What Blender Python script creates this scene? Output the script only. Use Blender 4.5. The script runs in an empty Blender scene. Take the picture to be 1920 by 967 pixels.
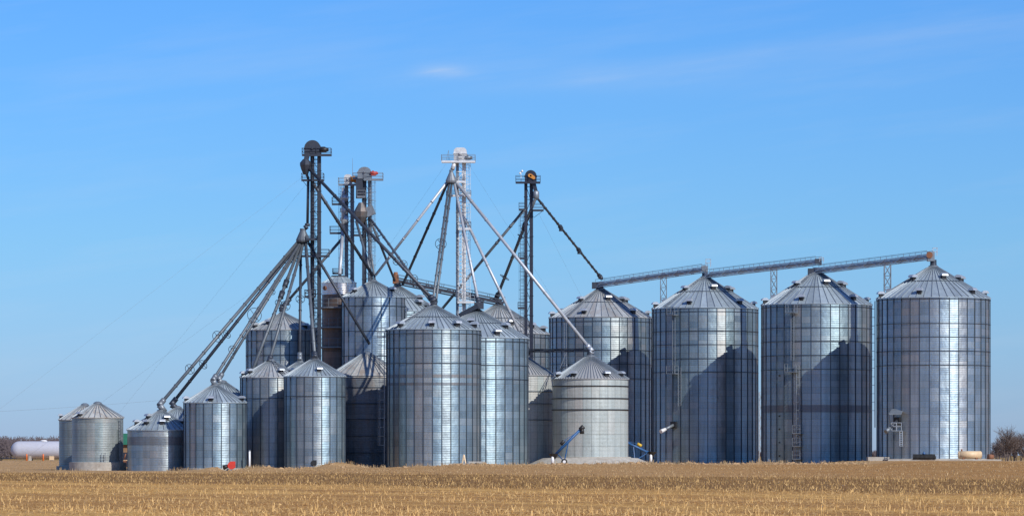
import bpy, math, random
import numpy as np
from mathutils import Vector, Matrix
R = math.radians
PI = math.pi
random.seed(7)
sc = bpy.context.scene
col = sc.collection

# ------------------------------------------------------------------ camera, sky, sun, exposure
F = 7200.0            # focal length in photo pixels (1920 wide): a 135 mm lens
CZ = 1.7              # eye height
HY = 853.0            # photo row of the horizon
cam = bpy.data.cameras.new('camera')
cam.sensor_width = 36.0
cam.lens = F / 1920 * 36.0
cam.shift_y = (HY - 483.5) / 1920
cam.clip_start = 1.0
cam.clip_end = 60000
co = bpy.data.objects.new('camera', cam)
col.objects.link(co)
co.location = (0, 0, CZ)
co.rotation_euler = (R(90), 0, 0)
sc.camera = co

SUN_AZ, SUN_EL = 38.5, 36.5        # degrees to the right of straight behind the camera / above the horizon
sdir = Vector((math.sin(R(SUN_AZ)) * math.cos(R(SUN_EL)), -math.cos(R(SUN_AZ)) * math.cos(R(SUN_EL)), math.sin(R(SUN_EL))))
world = bpy.data.worlds.new('World')
sc.world = world
world.use_nodes = True
wn, wl = world.node_tree.nodes, world.node_tree.links
wn.clear()
out = wn.new('ShaderNodeOutputWorld')
bg = wn.new('ShaderNodeBackground')
sky = wn.new('ShaderNodeTexSky')
sky.sky_type = 'NISHITA'
sky.sun_disc = False
sky.sun_elevation = R(SUN_EL)
sky.sun_rotation = R(180 - SUN_AZ)
sky.altitude = 300
sky.air_density = 1.0
sky.dust_density = 0.35
sky.ozone_density = 2.4
bg.inputs['Strength'].default_value = 0.11
# thin cirrus wisps, laid out by direction in the sky
tc = wn.new('ShaderNodeTexCoord')
def wmath(op, a, b=None, c=None):
    n = wn.new('ShaderNodeMath'); n.operation = op
    for i, v in enumerate((a, b, c)):
        if v is None: continue
        if isinstance(v, (int, float)): n.inputs[i].default_value = v
        else: wl.new(v, n.inputs[i])
    return n.outputs[0]
sep = wn.new('ShaderNodeSeparateXYZ'); wl.new(tc.outputs['Generated'], sep.inputs[0])
az = wmath('DIVIDE', sep.outputs[0], wmath('MAXIMUM', sep.outputs[1], 0.05))
el = wmath('DIVIDE', sep.outputs[2], wmath('MAXIMUM', sep.outputs[1], 0.05))
comb = wn.new('ShaderNodeCombineXYZ')
wl.new(az, comb.inputs[0]); wl.new(wmath('SUBTRACT', el, wmath('MULTIPLY', az, 0.13)), comb.inputs[1])
mp = wn.new('ShaderNodeMapping'); mp.inputs['Scale'].default_value = (9, 75, 1)
wl.new(comb.outputs[0], mp.inputs[0])
nz = wn.new('ShaderNodeTexNoise'); nz.inputs['Scale'].default_value = 2.2; nz.inputs['Detail'].default_value = 6; nz.inputs['Roughness'].default_value = 0.6
wl.new(mp.outputs[0], nz.inputs['Vector'])
def gauss(u, c, w):
    t = wmath('DIVIDE', wmath('SUBTRACT', u, c), w)
    return wmath('POWER', 2.718, wmath('MULTIPLY', wmath('MULTIPLY', t, t), -1.0))
v_line = wmath('SUBTRACT', el, wmath('MULTIPLY', az, 0.125))
streak = wmath('MULTIPLY', gauss(v_line, 0.0965, 0.0022), wmath('MULTIPLY', gauss(az, 0.11, 0.075), 0.36))
puff = wmath('MULTIPLY', wmath('MULTIPLY', gauss(az, -0.0175, 0.0065), gauss(el, 0.0998, 0.0015)), 1.4)
faint = wmath('MULTIPLY', wmath('MULTIPLY', gauss(az, 0.03, 0.06), gauss(el, 0.0985, 0.004)), 0.4)
mask = wmath('MULTIPLY', wmath('ADD', wmath('ADD', streak, puff), faint), wmath('MULTIPLY', nz.outputs['Fac'], nz.outputs['Fac']))
mp2 = wn.new('ShaderNodeMapping'); mp2.inputs['Scale'].default_value = (4.5, 38, 1)
wl.new(comb.outputs[0], mp2.inputs[0])
nz2 = wn.new('ShaderNodeTexNoise'); nz2.inputs['Scale'].default_value = 1.6; nz2.inputs['Detail'].default_value = 7; nz2.inputs['Roughness'].default_value = 0.62
wl.new(mp2.outputs[0], nz2.inputs['Vector'])
mr = wn.new('ShaderNodeMapRange'); wl.new(nz2.outputs['Fac'], mr.inputs[0])
for i_, v_ in enumerate((.48, .8, 0, .16)): mr.inputs[i_ + 1].default_value = v_
mask = wmath('ADD', mask, mr.outputs[0])
mask = wmath('MINIMUM', wmath('MULTIPLY', mask, 0.75), 0.6)
mix = wn.new('ShaderNodeMix'); mix.data_type = 'RGBA'
wl.new(mask, mix.inputs['Factor'])
hs = wn.new('ShaderNodeHueSaturation'); hs.inputs['Saturation'].default_value = 1.0
wl.new(sky.outputs[0], hs.inputs['Color'])
ramp = wn.new('ShaderNodeValToRGB')          # clear cold spring air: bluer than the standard atmosphere, deepening upwards
ramp.color_ramp.elements[0].position = 0.0; ramp.color_ramp.elements[0].color = (0.42, 0.60, 1.15, 1)
ramp.color_ramp.elements[1].position = 0.118; ramp.color_ramp.elements[1].color = (0.31, 0.655, 1.18, 1)
e_ = ramp.color_ramp.elements.new(0.055); e_.color = (0.365, 0.66, 1.10, 1)
e_ = ramp.color_ramp.elements.new(0.6); e_.color = (0.42, 0.66, 1.10, 1)
wl.new(sep.outputs[2], ramp.inputs[0])
tint = wn.new('ShaderNodeMix'); tint.data_type = 'RGBA'; tint.blend_type = 'MULTIPLY'; tint.inputs['Factor'].default_value = 1.0
wl.new(hs.outputs[0], tint.inputs['A']); wl.new(ramp.outputs[0], tint.inputs['B'])
wl.new(tint.outputs['Result'], mix.inputs['A'])
mix.inputs['B'].default_value = (6.5, 6.8, 7.2, 1)
wl.new(mix.outputs['Result'], bg.inputs['Color'])
wl.new(bg.outputs[0], out.inputs[0])

sl = bpy.data.lights.new('sun', 'SUN')
sl.energy = 4.2
sl.angle = R(0.53)
sl.color = (1.0, 0.955, 0.88)
so = bpy.data.objects.new('sun', sl)
col.objects.link(so)
so.rotation_euler = (-sdir).to_track_quat('-Z', 'Y').to_euler()
so.location = sdir * 900
sc.view_settings.view_transform = 'Standard'
sc.view_settings.look = 'None'
sc.view_settings.gamma = 1
sc.view_settings.use_curve_mapping = False
sc.view_settings.exposure = 0.0

# ------------------------------------------------------------------ materials
class NT:
    def __init__(s, name):
        s.m = bpy.data.materials.new(name); s.m.use_nodes = True
        s.n, s.l = s.m.node_tree.nodes, s.m.node_tree.links
        s.b = s.n['Principled BSDF']
    def node(s, t, **kw):
        n = s.n.new(t)
        for k, v in kw.items():
            if k in n.inputs: n.inputs[k].default_value = v
            else: setattr(n, k, v)
        return n
    def put(s, v, sock):
        if hasattr(v, 'is_output') or isinstance(v, bpy.types.NodeSocket): s.l.new(v, sock)
        else: sock.default_value = v
    def math(s, op, a, b=None, c=None):
        n = s.n.new('ShaderNodeMath'); n.operation = op
        for i, v in enumerate((a, b, c)):
            if v is not None: s.put(v, n.inputs[i])
        return n.outputs[0]
    def noise(s, vec, scale, detail=3, rough=0.55, stretch=None):
        if stretch:
            mp = s.node('ShaderNodeMapping'); mp.inputs['Scale'].default_value = stretch
            s.l.new(vec, mp.inputs[0]); vec = mp.outputs[0]
        n = s.node('ShaderNodeTexNoise', Scale=scale, Detail=detail, Roughness=rough)
        s.l.new(vec, n.inputs['Vector'])
        return n.outputs['Fac']
    def range(s, v, a, b, c, d):
        n = s.n.new('ShaderNodeMapRange'); s.put(v, n.inputs[0])
        for i, q in enumerate((a, b, c, d)): s.put(q, n.inputs[i + 1])
        return n.outputs[0]
    def mix(s, f, a, b, bt='MIX'):
        n = s.n.new('ShaderNodeMix'); n.data_type = 'RGBA'; n.blend_type = bt
        s.put(f, n.inputs['Factor']); s.put(a, n.inputs['A']); s.put(b, n.inputs['B'])
        return n.outputs['Result']
    def scale(s, c, f):
        n = s.n.new('ShaderNodeVectorMath'); n.operation = 'SCALE'
        s.put(c, n.inputs[0]); s.put(f, n.inputs['Scale'])
        return n.outputs[0]
    def obj(s): return s.node('ShaderNodeTexCoord').outputs['Object']
    def pos(s): return s.node('ShaderNodeNewGeometry').outputs['Position']

def c4(c): return (c[0], c[1], c[2], 1)

def wall_steel(name, base, metallic=0.75, rough=0.42, var=0.22, rust=0.0, seam=0.0, aniso=0.75, warm=1.0):
    t = NT(name)
    uv = t.node('ShaderNodeUVMap').outputs[0]
    sp = t.node('ShaderNodeSeparateXYZ'); t.l.new(uv, sp.inputs[0])
    u, v = sp.outputs[0], sp.outputs[1]
    fu, fv = t.math('FLOOR', u), t.math('FLOOR', v)
    cb = t.node('ShaderNodeCombineXYZ'); t.l.new(fu, cb.inputs[0]); t.l.new(fv, cb.inputs[1])
    oi = t.node('ShaderNodeObjectInfo'); t.l.new(oi.outputs['Random'], cb.inputs[2])
    w1 = t.node('ShaderNodeTexWhiteNoise'); t.l.new(cb.outputs[0], w1.inputs['Vector'])
    cb2 = t.node('ShaderNodeCombineXYZ'); t.l.new(fv, cb2.inputs[0]); t.l.new(oi.outputs['Random'], cb2.inputs[1])
    w2 = t.node('ShaderNodeTexWhiteNoise'); t.l.new(cb2.outputs[0], w2.inputs['Vector'])
    cb3 = t.node('ShaderNodeCombineXYZ'); t.l.new(fu, cb3.inputs[0]); t.l.new(oi.outputs['Random'], cb3.inputs[1])
    w3 = t.node('ShaderNodeTexWhiteNoise'); t.l.new(cb3.outputs[0], w3.inputs['Vector'])
    ob = t.obj()
    st = t.noise(ob, 1.0, 4, 0.6, (1.6, 1.6, 0.12))
    fine = t.noise(ob, 6.0, 3, 0.6, (1, 1, 3.0))
    f = t.math('ADD', t.range(w1.outputs[0], 0, 1, -var, var), t.range(w2.outputs[0], 0, 1, -var * .7, var * .7))
    f = t.math('ADD', f, t.range(st, .3, .7, -.16, .16))
    f = t.math('ADD', f, t.range(fine, .3, .7, -.14, .14))
    f = t.math('ADD', f, 1.0)
    # lapped sheet edges: a fine dark line with a bright lip
    fr = t.math('FRACT', v)
    f = t.math('MULTIPLY', f, t.range(t.math('LESS_THAN', fr, 0.07), 0, 1, 1, 0.78))
    if seam:
        fru = t.math('FRACT', u)
        f = t.math('MULTIPLY', f, t.range(t.math('LESS_THAN', fru, 0.06), 0, 1, 1, 1 - seam))
    colr = t.scale(c4(base)[:3], f)
    if rust:
        rn = t.noise(ob, 0.8, 5, 0.65, (1.2, 1.2, 0.35))
        colr = t.mix(t.range(rn, .52, .7, 0, rust), colr, (0.20, 0.12, 0.075, 1))
    # warm reflections put into the colour: some columns of sheets warmer, others bluer
    dn = t.math('ADD', t.range(w3.outputs[0], 0.5, 1.0, 0, 0.55 * warm), t.range(w1.outputs[0], 0.6, 1.0, 0, 0.25 * warm))
    lum = sum(base) / 3
    colr = t.mix(dn, colr, t.scale((lum * 1.02, lum * .93, lum * .86), f))
    # run-off stains below the eave and splash dirt at the foot
    stn = t.noise(ob, 1.0, 4, 0.7, (2.6, 2.6, 0.05))
    colr = t.mix(t.range(stn, .56, .72, 0, .35), colr, t.scale(colr, 0.55))
    t.l.new(colr, t.b.inputs['Base Color'])
    t.b.inputs['Metallic'].default_value = metallic
    rr = t.math('ADD', rough, t.range(w1.outputs[0], 0, 1, -.07, .07))
    rr = t.math('ADD', rr, t.range(fine, .3, .7, -.06, .06))
    t.l.new(rr, t.b.inputs['Roughness'])
    t.b.inputs['Anisotropic'].default_value = aniso
    tg = t.node('ShaderNodeTangent', direction_type='RADIAL', axis='Z')
    t.b.inputs['Anisotropic Rotation'].default_value = 0.25
    t.l.new(tg.outputs[0], t.b.inputs['Tangent'])
    # corrugation ripples plus gentle buckling of the sheets
    wv = t.math('SINE', t.math('MULTIPLY', v, 2 * PI * 3.0))
    bk = t.noise(ob, 0.9, 2, 0.5)
    hgt = t.math('ADD', t.math('MULTIPLY', wv, 0.006), t.math('MULTIPLY', bk, 0.10))
    bm_ = t.node('ShaderNodeBump', Strength=0.55, Distance=1.0)
    t.l.new(hgt, bm_.inputs['Height']); t.l.new(bm_.outputs[0], t.b.inputs['Normal'])
    return t.m

def steel(name, base, metallic=0.7, rough=0.45, var=0.15, rust=0.0, rust_col=(0.22, 0.12, 0.07)):
    t = NT(name)
    ob = t.obj()
    n1 = t.noise(ob, 0.7, 4, 0.6)
    n2 = t.noise(ob, 5.0, 3, 0.6)
    f = t.math('ADD', t.range(n1, .3, .7, 1 - var, 1 + var), t.range(n2, .3, .7, -var * .5, var * .5))
    colr = t.scale(c4(base)[:3], f)
    if rust:
        rn = t.noise(ob, 1.1, 5, 0.65)
        colr = t.mix(t.range(rn, .5, .62, 0, rust), colr, c4(rust_col))
    t.l.new(colr, t.b.inputs['Base Color'])
    t.b.inputs['Metallic'].default_value = metallic
    t.l.new(t.math('ADD', rough, t.range(n2, .3, .7, -.08, .08)), t.b.inputs['Roughness'])
    return t.m

def roof_steel(name, base, metallic=0.7, rough=0.4, var=0.14, rust=0.0, rust_col=(0.33, 0.20, 0.12)):
    t = NT(name)
    ob = t.obj()
    uv = t.node('ShaderNodeUVMap').outputs[0]
    sp = t.node('ShaderNodeSeparateXYZ'); t.l.new(uv, sp.inputs[0])
    cb = t.node('ShaderNodeCombineXYZ'); t.l.new(t.math('FLOOR', sp.outputs[0]), cb.inputs[0])
    oi = t.node('ShaderNodeObjectInfo'); t.l.new(oi.outputs['Random'], cb.inputs[1])
    w = t.node('ShaderNodeTexWhiteNoise'); t.l.new(cb.outputs[0], w.inputs['Vector'])
    n2 = t.noise(ob, 1.2, 5, 0.62)
    f = t.math('ADD', t.range(w.outputs[0], 0, 1, 1 - var, 1 + var), t.range(n2, .3, .7, -var, var))
    colr = t.scale(c4(base)[:3], f)
    if rust:
        st = t.noise(uv, 1.0, 5, 0.65, (0.8, 3.0, 1))
        colr = t.mix(t.range(st, .46, .60, 0, rust), colr, c4(rust_col))
    t.l.new(colr, t.b.inputs['Base Color'])
    t.b.inputs['Metallic'].default_value = metallic
    t.l.new(t.math('ADD', rough, t.range(w.outputs[0], 0, 1, -.06, .06)), t.b.inputs['Roughness'])
    return t.m

def paint(name, base, rough=0.5, var=0.12, dirt=0.0):
    t = NT(name)
    ob = t.obj()
    n1 = t.noise(ob, 2.0, 5, 0.6)
    colr = t.scale(c4(base)[:3], t.range(n1, .3, .7, 1 - var, 1 + var))
    if dirt:
        n2 = t.noise(ob, 0.9, 5, 0.6)
        colr = t.mix(t.range(n2, .5, .68, 0, dirt), colr, (0.16, 0.10, 0.06, 1))
    t.l.new(colr, t.b.inputs['Base Color'])
    t.b.inputs['Roughness'].default_value = rough
    return t.m

M = {}
M['galv'] = wall_steel('galvanised_wall', (0.30, 0.41, 0.47), 0.72, 0.48, var=.11, aniso=.6)
M['galv_new'] = wall_steel('bright_galvanised_wall', (0.375, 0.48, 0.55), 0.8, 0.44, var=.10, aniso=.6)
M['galv_old'] = wall_steel('dull_galvanised_wall', (0.275, 0.345, 0.355), 0.4, 0.5, var=.10, rust=0.2, aniso=.4)
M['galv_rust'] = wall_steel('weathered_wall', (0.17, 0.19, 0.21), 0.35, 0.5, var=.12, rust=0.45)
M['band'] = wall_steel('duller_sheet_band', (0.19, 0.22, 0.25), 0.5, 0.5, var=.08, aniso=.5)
M['pale_wall'] = wall_steel('pale_painted_wall', (0.42, 0.47, 0.455), 0.15, 0.5, var=0.03, seam=0.45, aniso=0.3)
M['dryer'] = wall_steel('brown_dryer_wall', (0.20, 0.155, 0.135), 0.45, 0.5, var=0.2, rust=0.7)
M['dryer_top'] = wall_steel('shiny_dryer_band', (0.60, 0.60, 0.62), 0.9, 0.3, var=0.05)
M['roof'] = roof_steel('roof_sheet', (0.46, 0.545, 0.585), 0.5, 0.40)
M['roof_old'] = roof_steel('dull_roof_sheet', (0.46, 0.49, 0.50), 0.35, 0.46, rust=0.3)
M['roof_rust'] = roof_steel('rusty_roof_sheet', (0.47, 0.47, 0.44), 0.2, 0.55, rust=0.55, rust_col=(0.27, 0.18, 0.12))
M['roof_pale'] = roof_steel('pale_roof_sheet', (0.38, 0.385, 0.39), 0.25, 0.5, var=0.06)
M['rib'] = steel('dark_stiffener', (0.06, 0.08, 0.105), 0.55, 0.5)
M['ribcap'] = steel('roof_rib_steel', (0.27, 0.31, 0.34), 0.45, 0.45)  # darker than the roof sheets: shaded rib sides put into the colour
M['ring'] = steel('wind_ring_steel', (0.07, 0.09, 0.115), 0.55, 0.5)
M['bright'] = steel('bright_steel', (0.52, 0.56, 0.60), 0.5, 0.4)
M['mid'] = steel('grey_steel', (0.22, 0.25, 0.28), 0.45, 0.48)
M['pipe_mid'] = steel('grey_spout_steel', (0.13, 0.15, 0.17), 0.35, 0.52)
M['pipe_dark'] = steel('dark_spout_steel', (0.06, 0.07, 0.09), 0.4, 0.5)
M['pipe_white'] = steel('pale_spout_steel', (0.48, 0.51, 0.55), 0.3, 0.45)
M['tower_dark'] = steel('dark_tower_steel', (0.05, 0.06, 0.08), 0.4, 0.5)
M['tower_black'] = steel('black_tower_steel', (0.035, 0.04, 0.06), 0.4, 0.45)
M['tower_grey'] = steel('grey_tower_steel', (0.22, 0.25, 0.28), 0.4, 0.48, rust=0.15)
M['tower_white'] = steel('white_tower_steel', (0.66, 0.67, 0.67), 0.25, 0.5, rust=0.12)
M['hopper'] = steel('dull_hopper_steel', (0.13, 0.125, 0.125), 0.4, 0.5, rust=0.4)
M['truss'] = steel('truss_steel', (0.34, 0.37, 0.40), 0.55, 0.5)
M['black'] = paint('black_metal', (0.02, 0.02, 0.022), 0.5)
M['red'] = paint('red_paint', (0.62, 0.05, 0.03), 0.45)
M['orange'] = paint('orange_paint', (0.58, 0.24, 0.04), 0.6, dirt=.2)
M['red_dull'] = paint('faded_red_paint', (0.42, 0.06, 0.05), 0.6, dirt=.2)
M['blue'] = paint('blue_paint', (0.02, 0.10, 0.26), 0.5, dirt=.2)
M['yellow'] = paint('yellow_paint', (0.70, 0.45, 0.04), 0.5)
M['cream'] = paint('cream_paint', (0.72, 0.53, 0.32), 0.5, dirt=0.25)
M['tank'] = paint('tank_paint', (0.47, 0.48, 0.54), 0.45, var=0.05)
M['white'] = paint('white_paint', (0.80, 0.80, 0.80), 0.4, var=0.04)
M['concrete'] = paint('concrete', (0.42, 0.39, 0.34), 0.85, 0.18, dirt=0.3)
M['green'] = paint('green_roof_paint', (0.03, 0.16, 0.09), 0.5)
M['wood'] = paint('brown_timber', (0.25, 0.15, 0.08), 0.8)
M['orange_post'] = paint('orange_post_paint', (0.72, 0.17, 0.03), 0.5)
M['rubber'] = paint('rubber', (0.025, 0.025, 0.025), 0.8)
M['wire'] = paint('cable_steel', (0.20, 0.21, 0.22), 0.5)
M['bark'] = paint('bare_bark', (0.13, 0.105, 0.095), 0.9)
M['twig'] = paint('bare_twigs', (0.15, 0.115, 0.10), 0.9)
M['far_wood'] = paint('far_bare_trees', (0.12, 0.095, 0.10), 0.95)
M['earth'] = paint('loose_earth', (0.42, 0.275, 0.145), 0.95, .3)
M['rust'] = paint('rusty_iron', (0.24, 0.10, 0.05), 0.75)

# ------------------------------------------------------------------ mesh builder
class MB:
    def __init__(s): s.v = []; s.f = []; s.uv = []; s.sm = []; s.has_uv = False
    def face(s, idx, uv=None, smooth=False):
        s.f.append(tuple(idx)); s.sm.append(smooth)
        if uv is not None: s.has_uv = True
        s.uv.append(uv)
    def add(s, pts, faces, smooth=False):
        o = len(s.v); s.v.extend([tuple(p) for p in pts])
        for f in faces: s.face([o + i for i in f], None, smooth)
    def box(s, c, sz, rz=0.0, mat=None):
        x, y, z = (q / 2 for q in sz)
        pts = [Vector((a * x, b * y, k * z)) for k in (-1, 1) for a, b in ((-1, -1), (1, -1), (1, 1), (-1, 1))]
        if mat is not None: pts = [mat @ p for p in pts]
        elif rz: pts = [Matrix.Rotation(rz, 3, 'Z') @ p for p in pts]
        c = Vector(c)
        s.add([p + c for p in pts], [(3, 2, 1, 0), (4, 5, 6, 7), (0, 1, 5, 4), (1, 2, 6, 5), (2, 3, 7, 6), (3, 0, 4, 7)])
        return s
    def beam(s, p0, p1, w, h=None, up=(0, 0, 1)):
        h = h or w; p0, p1 = Vector(p0), Vector(p1)
        d = (p1 - p0); L = d.length
        if L < 1e-6: return s
        d.normalize(); u = Vector(up)
        if abs(d.dot(u)) > 0.98: u = Vector((0, 1, 0))
        a = d.cross(u).normalized(); b = a.cross(d)
        pts = [p + a * (i * w / 2) + b * (j * h / 2) for p in (p0, p1) for i, j in ((-1, -1), (1, -1), (1, 1), (-1, 1))]
        s.add(pts, [(3, 2, 1, 0), (4, 5, 6, 7), (0, 1, 5, 4), (1, 2, 6, 5), (2, 3, 7, 6), (3, 0, 4, 7)])
        return s
    def tube(s, p0, p1, r0, r1=None, n=12, caps=True):
        r1 = r0 if r1 is None else r1
        p0, p1 = Vector(p0), Vector(p1); d = (p1 - p0).normalized()
        u = Vector((0, 0, 1)) if abs(d.z) < .95 else Vector((0, 1, 0))
        a = d.cross(u).normalized(); b = a.cross(d)
        o = len(s.v)
        for p, r in ((p0, r0), (p1, r1)):
            for i in range(n):
                t = 2 * PI * i / n
                s.v.append(tuple(p + a * (math.cos(t) * r) + b * (math.sin(t) * r)))
        for i in range(n):
            j = (i + 1) % n
            s.face((o + i, o + n + i, o + n + j, o + j), None, n > 6)
        if caps:
            s.face([o + i for i in range(n)]); s.face([o + n + n - 1 - i for i in range(n)])
        return s
    def path(s, pts, r, n=10):
        for a, b in zip(pts[:-1], pts[1:]): s.tube(a, b, r, r, n)
        return s
    def torus(s, c, nrm, Rr, r, n=24, k=6):
        c, nrm = Vector(c), Vector(nrm).normalized()
        u = Vector((0, 0, 1)) if abs(nrm.z) < .95 else Vector((0, 1, 0))
        a = nrm.cross(u).normalized(); b = a.cross(nrm)
        o = len(s.v)
        for i in range(n):
            t = 2 * PI * i / n; e = a * math.cos(t) + b * math.sin(t)
            for j in range(k):
                q = 2 * PI * j / k
                s.v.append(tuple(c + e * (Rr + r * math.cos(q)) + nrm * (r * math.sin(q))))
        for i in range(n):
            for j in range(k):
                i2, j2 = (i + 1) % n, (j + 1) % k
                s.face((o + i * k + j, o + i2 * k + j, o + i2 * k + j2, o + i * k + j2), None, True)
        return s
    def lathe(s, c, prof, n=24, smooth=True, caps=True):
        c = Vector(c); o = len(s.v); m = len(prof)
        for r, z in prof:
            for i in range(n):
                t = 2 * PI * i / n
                s.v.append((c.x + r * math.cos(t), c.y + r * math.sin(t), c.z + z))
        for k in range(m - 1):
            for i in range(n):
                j = (i + 1) % n
                s.face((o + k * n + i, o + k * n + j, o + (k + 1) * n + j, o + (k + 1) * n + i), None, smooth)
        if caps:
            s.face([o + n - 1 - i for i in range(n)]); s.face([o + (m - 1) * n + i for i in range(n)])
        return s
    def prism(s, pts, vec):
        """closed outline pts (list of Vector), extruded by vec"""
        n = len(pts); vec = Vector(vec)
        a = [Vector(p) for p in pts]
        o = len(s.v); s.v.extend([tuple(p) for p in a] + [tuple(p + vec) for p in a])
        s.face([o + n - 1 - i for i in range(n)]); s.face([o + n + i for i in range(n)])
        for i in range(n):
            j = (i + 1) % n
            s.face((o + i, o + j, o + n + j, o + n + i))
        return s

ORI = {}
def origin(o): return ORI.get(o.name, Vector((0, 0, 0)))

def mesh_of(mb, name, mat, off=Vector((0, 0, 0))):
    me = bpy.data.meshes.new(name)
    me.from_pydata([(x - off.x, y - off.y, z - off.z) for x, y, z in mb.v], [], mb.f)
    me.polygons.foreach_set('use_smooth', mb.sm)
    if mb.has_uv:
        ul = me.uv_layers.new(name='UVMap')
        flat = []
        for f, uv in zip(mb.f, mb.uv):
            if uv is None: flat.extend([0.0, 0.0] * len(f))
            else:
                for q in uv: flat.extend(q)
        ul.data.foreach_set('uv', flat)
    me.materials.append(mat)
    me.update()
    return me

def tag(o, label=None, cat=None, group=None, kind=None):
    if label: o['label'] = label
    if cat: o['category'] = cat
    if group: o['group'] = group
    if kind: o['kind'] = kind
    return o

def thing(name, loc, label, cat, group=None):
    o = bpy.data.objects.new(name, None); col.objects.link(o)
    o.location = loc; o.empty_display_size = 0.5
    ORI[o.name] = Vector(loc)
    return tag(o, label, cat, group)

def part(name, mb, mat, parent, label=None):
    """a part given in world coordinates"""
    off = origin(parent)
    o = bpy.data.objects.new(name, mesh_of(mb, name, mat, off)); col.objects.link(o)
    o.parent = parent; ORI[o.name] = off
    if label: o['label'] = label
    return o

def solo(name, mb, mat, loc, label, cat, group=None, kind=None):
    loc = Vector(loc)
    o = bpy.data.objects.new(name, mesh_of(mb, name, mat, loc)); col.objects.link(o)
    o.location = loc; ORI[o.name] = loc
    return tag(o, label, cat, group, kind)

def linked(name, me, parent, rz=0.0):
    o = bpy.data.objects.new(name, me); col.objects.link(o)
    o.parent = parent; o.rotation_euler = (0, 0, rz); ORI[o.name] = origin(parent)
    return o

def P(px, py, d): return Vector(((px - 960) / F * d, d, CZ + (HY - py) / F * d))
def X(px, d): return (px - 960) / F * d
def Z(py, d): return CZ + (HY - py) / F * d
def W(n, d): return n / F * d

# ------------------------------------------------------------------ ground
RX = [X(p, 445) for p in (-300, 0, 250, 450, 560, 650, 730, 850, 1000, 1180, 1400, 1620, 1665, 1760, 1900, 2200)]
RZ = [-0.1, -0.1, -0.18, -0.12, 0.04, 0.18, 0.20, 0.46, 0.54, 0.62, 0.60, 0.66, 0.95, 1.02, 0.95, 0.8]
MOUNDS = [(X(632, 449), 449, 2.4, 0.62), (X(398, 447), 447, 1.2, 0.35), (X(478, 447), 447, 1.2, 0.40), (X(560, 452), 452, 4, .18),
          (X(880, 452), 452, 2.6, 0.14), (X(1430, 452), 452, 2.2, 0.18), (X(1250, 452), 452, 5, 0.10), (X(335, 447), 447, 2.2, 0.1),
          (X(505, 446), 446, 1.0, 0.2), (X(1010, 455), 455, 4, .08), (X(1500, 452), 452, 4, .1)]
def Hn(x, y):
    x = np.asarray(x, float); y = np.asarray(y, float)
    def ss(a, b, t):
        q = np.clip((t - a) / (b - a), 0, 1); return q * q * (3 - 2 * q)
    z = np.interp(x, RX, RZ) * ss(300, 438, y) * (1 - ss(640, 1500, y))
    z = z + .9 * ss(500, 625, y) * (1 - ss(-52, -44, x)) * (1 - ss(640, 1500, y))
    nearyard = np.exp(-((y - 447) / 9) ** 2)
    n = np.sin(x * 1.9 + y * .7) * .4 + np.sin(x * 4.3 - y * 1.9 + 1.3) * .3 + np.sin(x * .73 + 2.1 + y * .31) * .6
    z = z + (n * .085 + np.abs(np.sin(x * .9 + 1.7) * np.sin(x * .37)) * .13 * (x > -38)) * nearyard
    for mx, my, mr, mh in MOUNDS:
        z = z + mh * np.exp(-((x - mx) / mr) ** 2 - ((y - my) / 3.0) ** 2)
    n2 = np.sin(x * .31 + y * .05) * .5 + np.sin(y * .24 + x * .015) * 1.0 + np.sin(x * .8 + y * 1.1) * .25
    z = z + n2 * .035 * (1 - ss(430, 445, y)) * ss(40, 100, y)
    return z
def H(x, y): return float(Hn(x, y))

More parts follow.
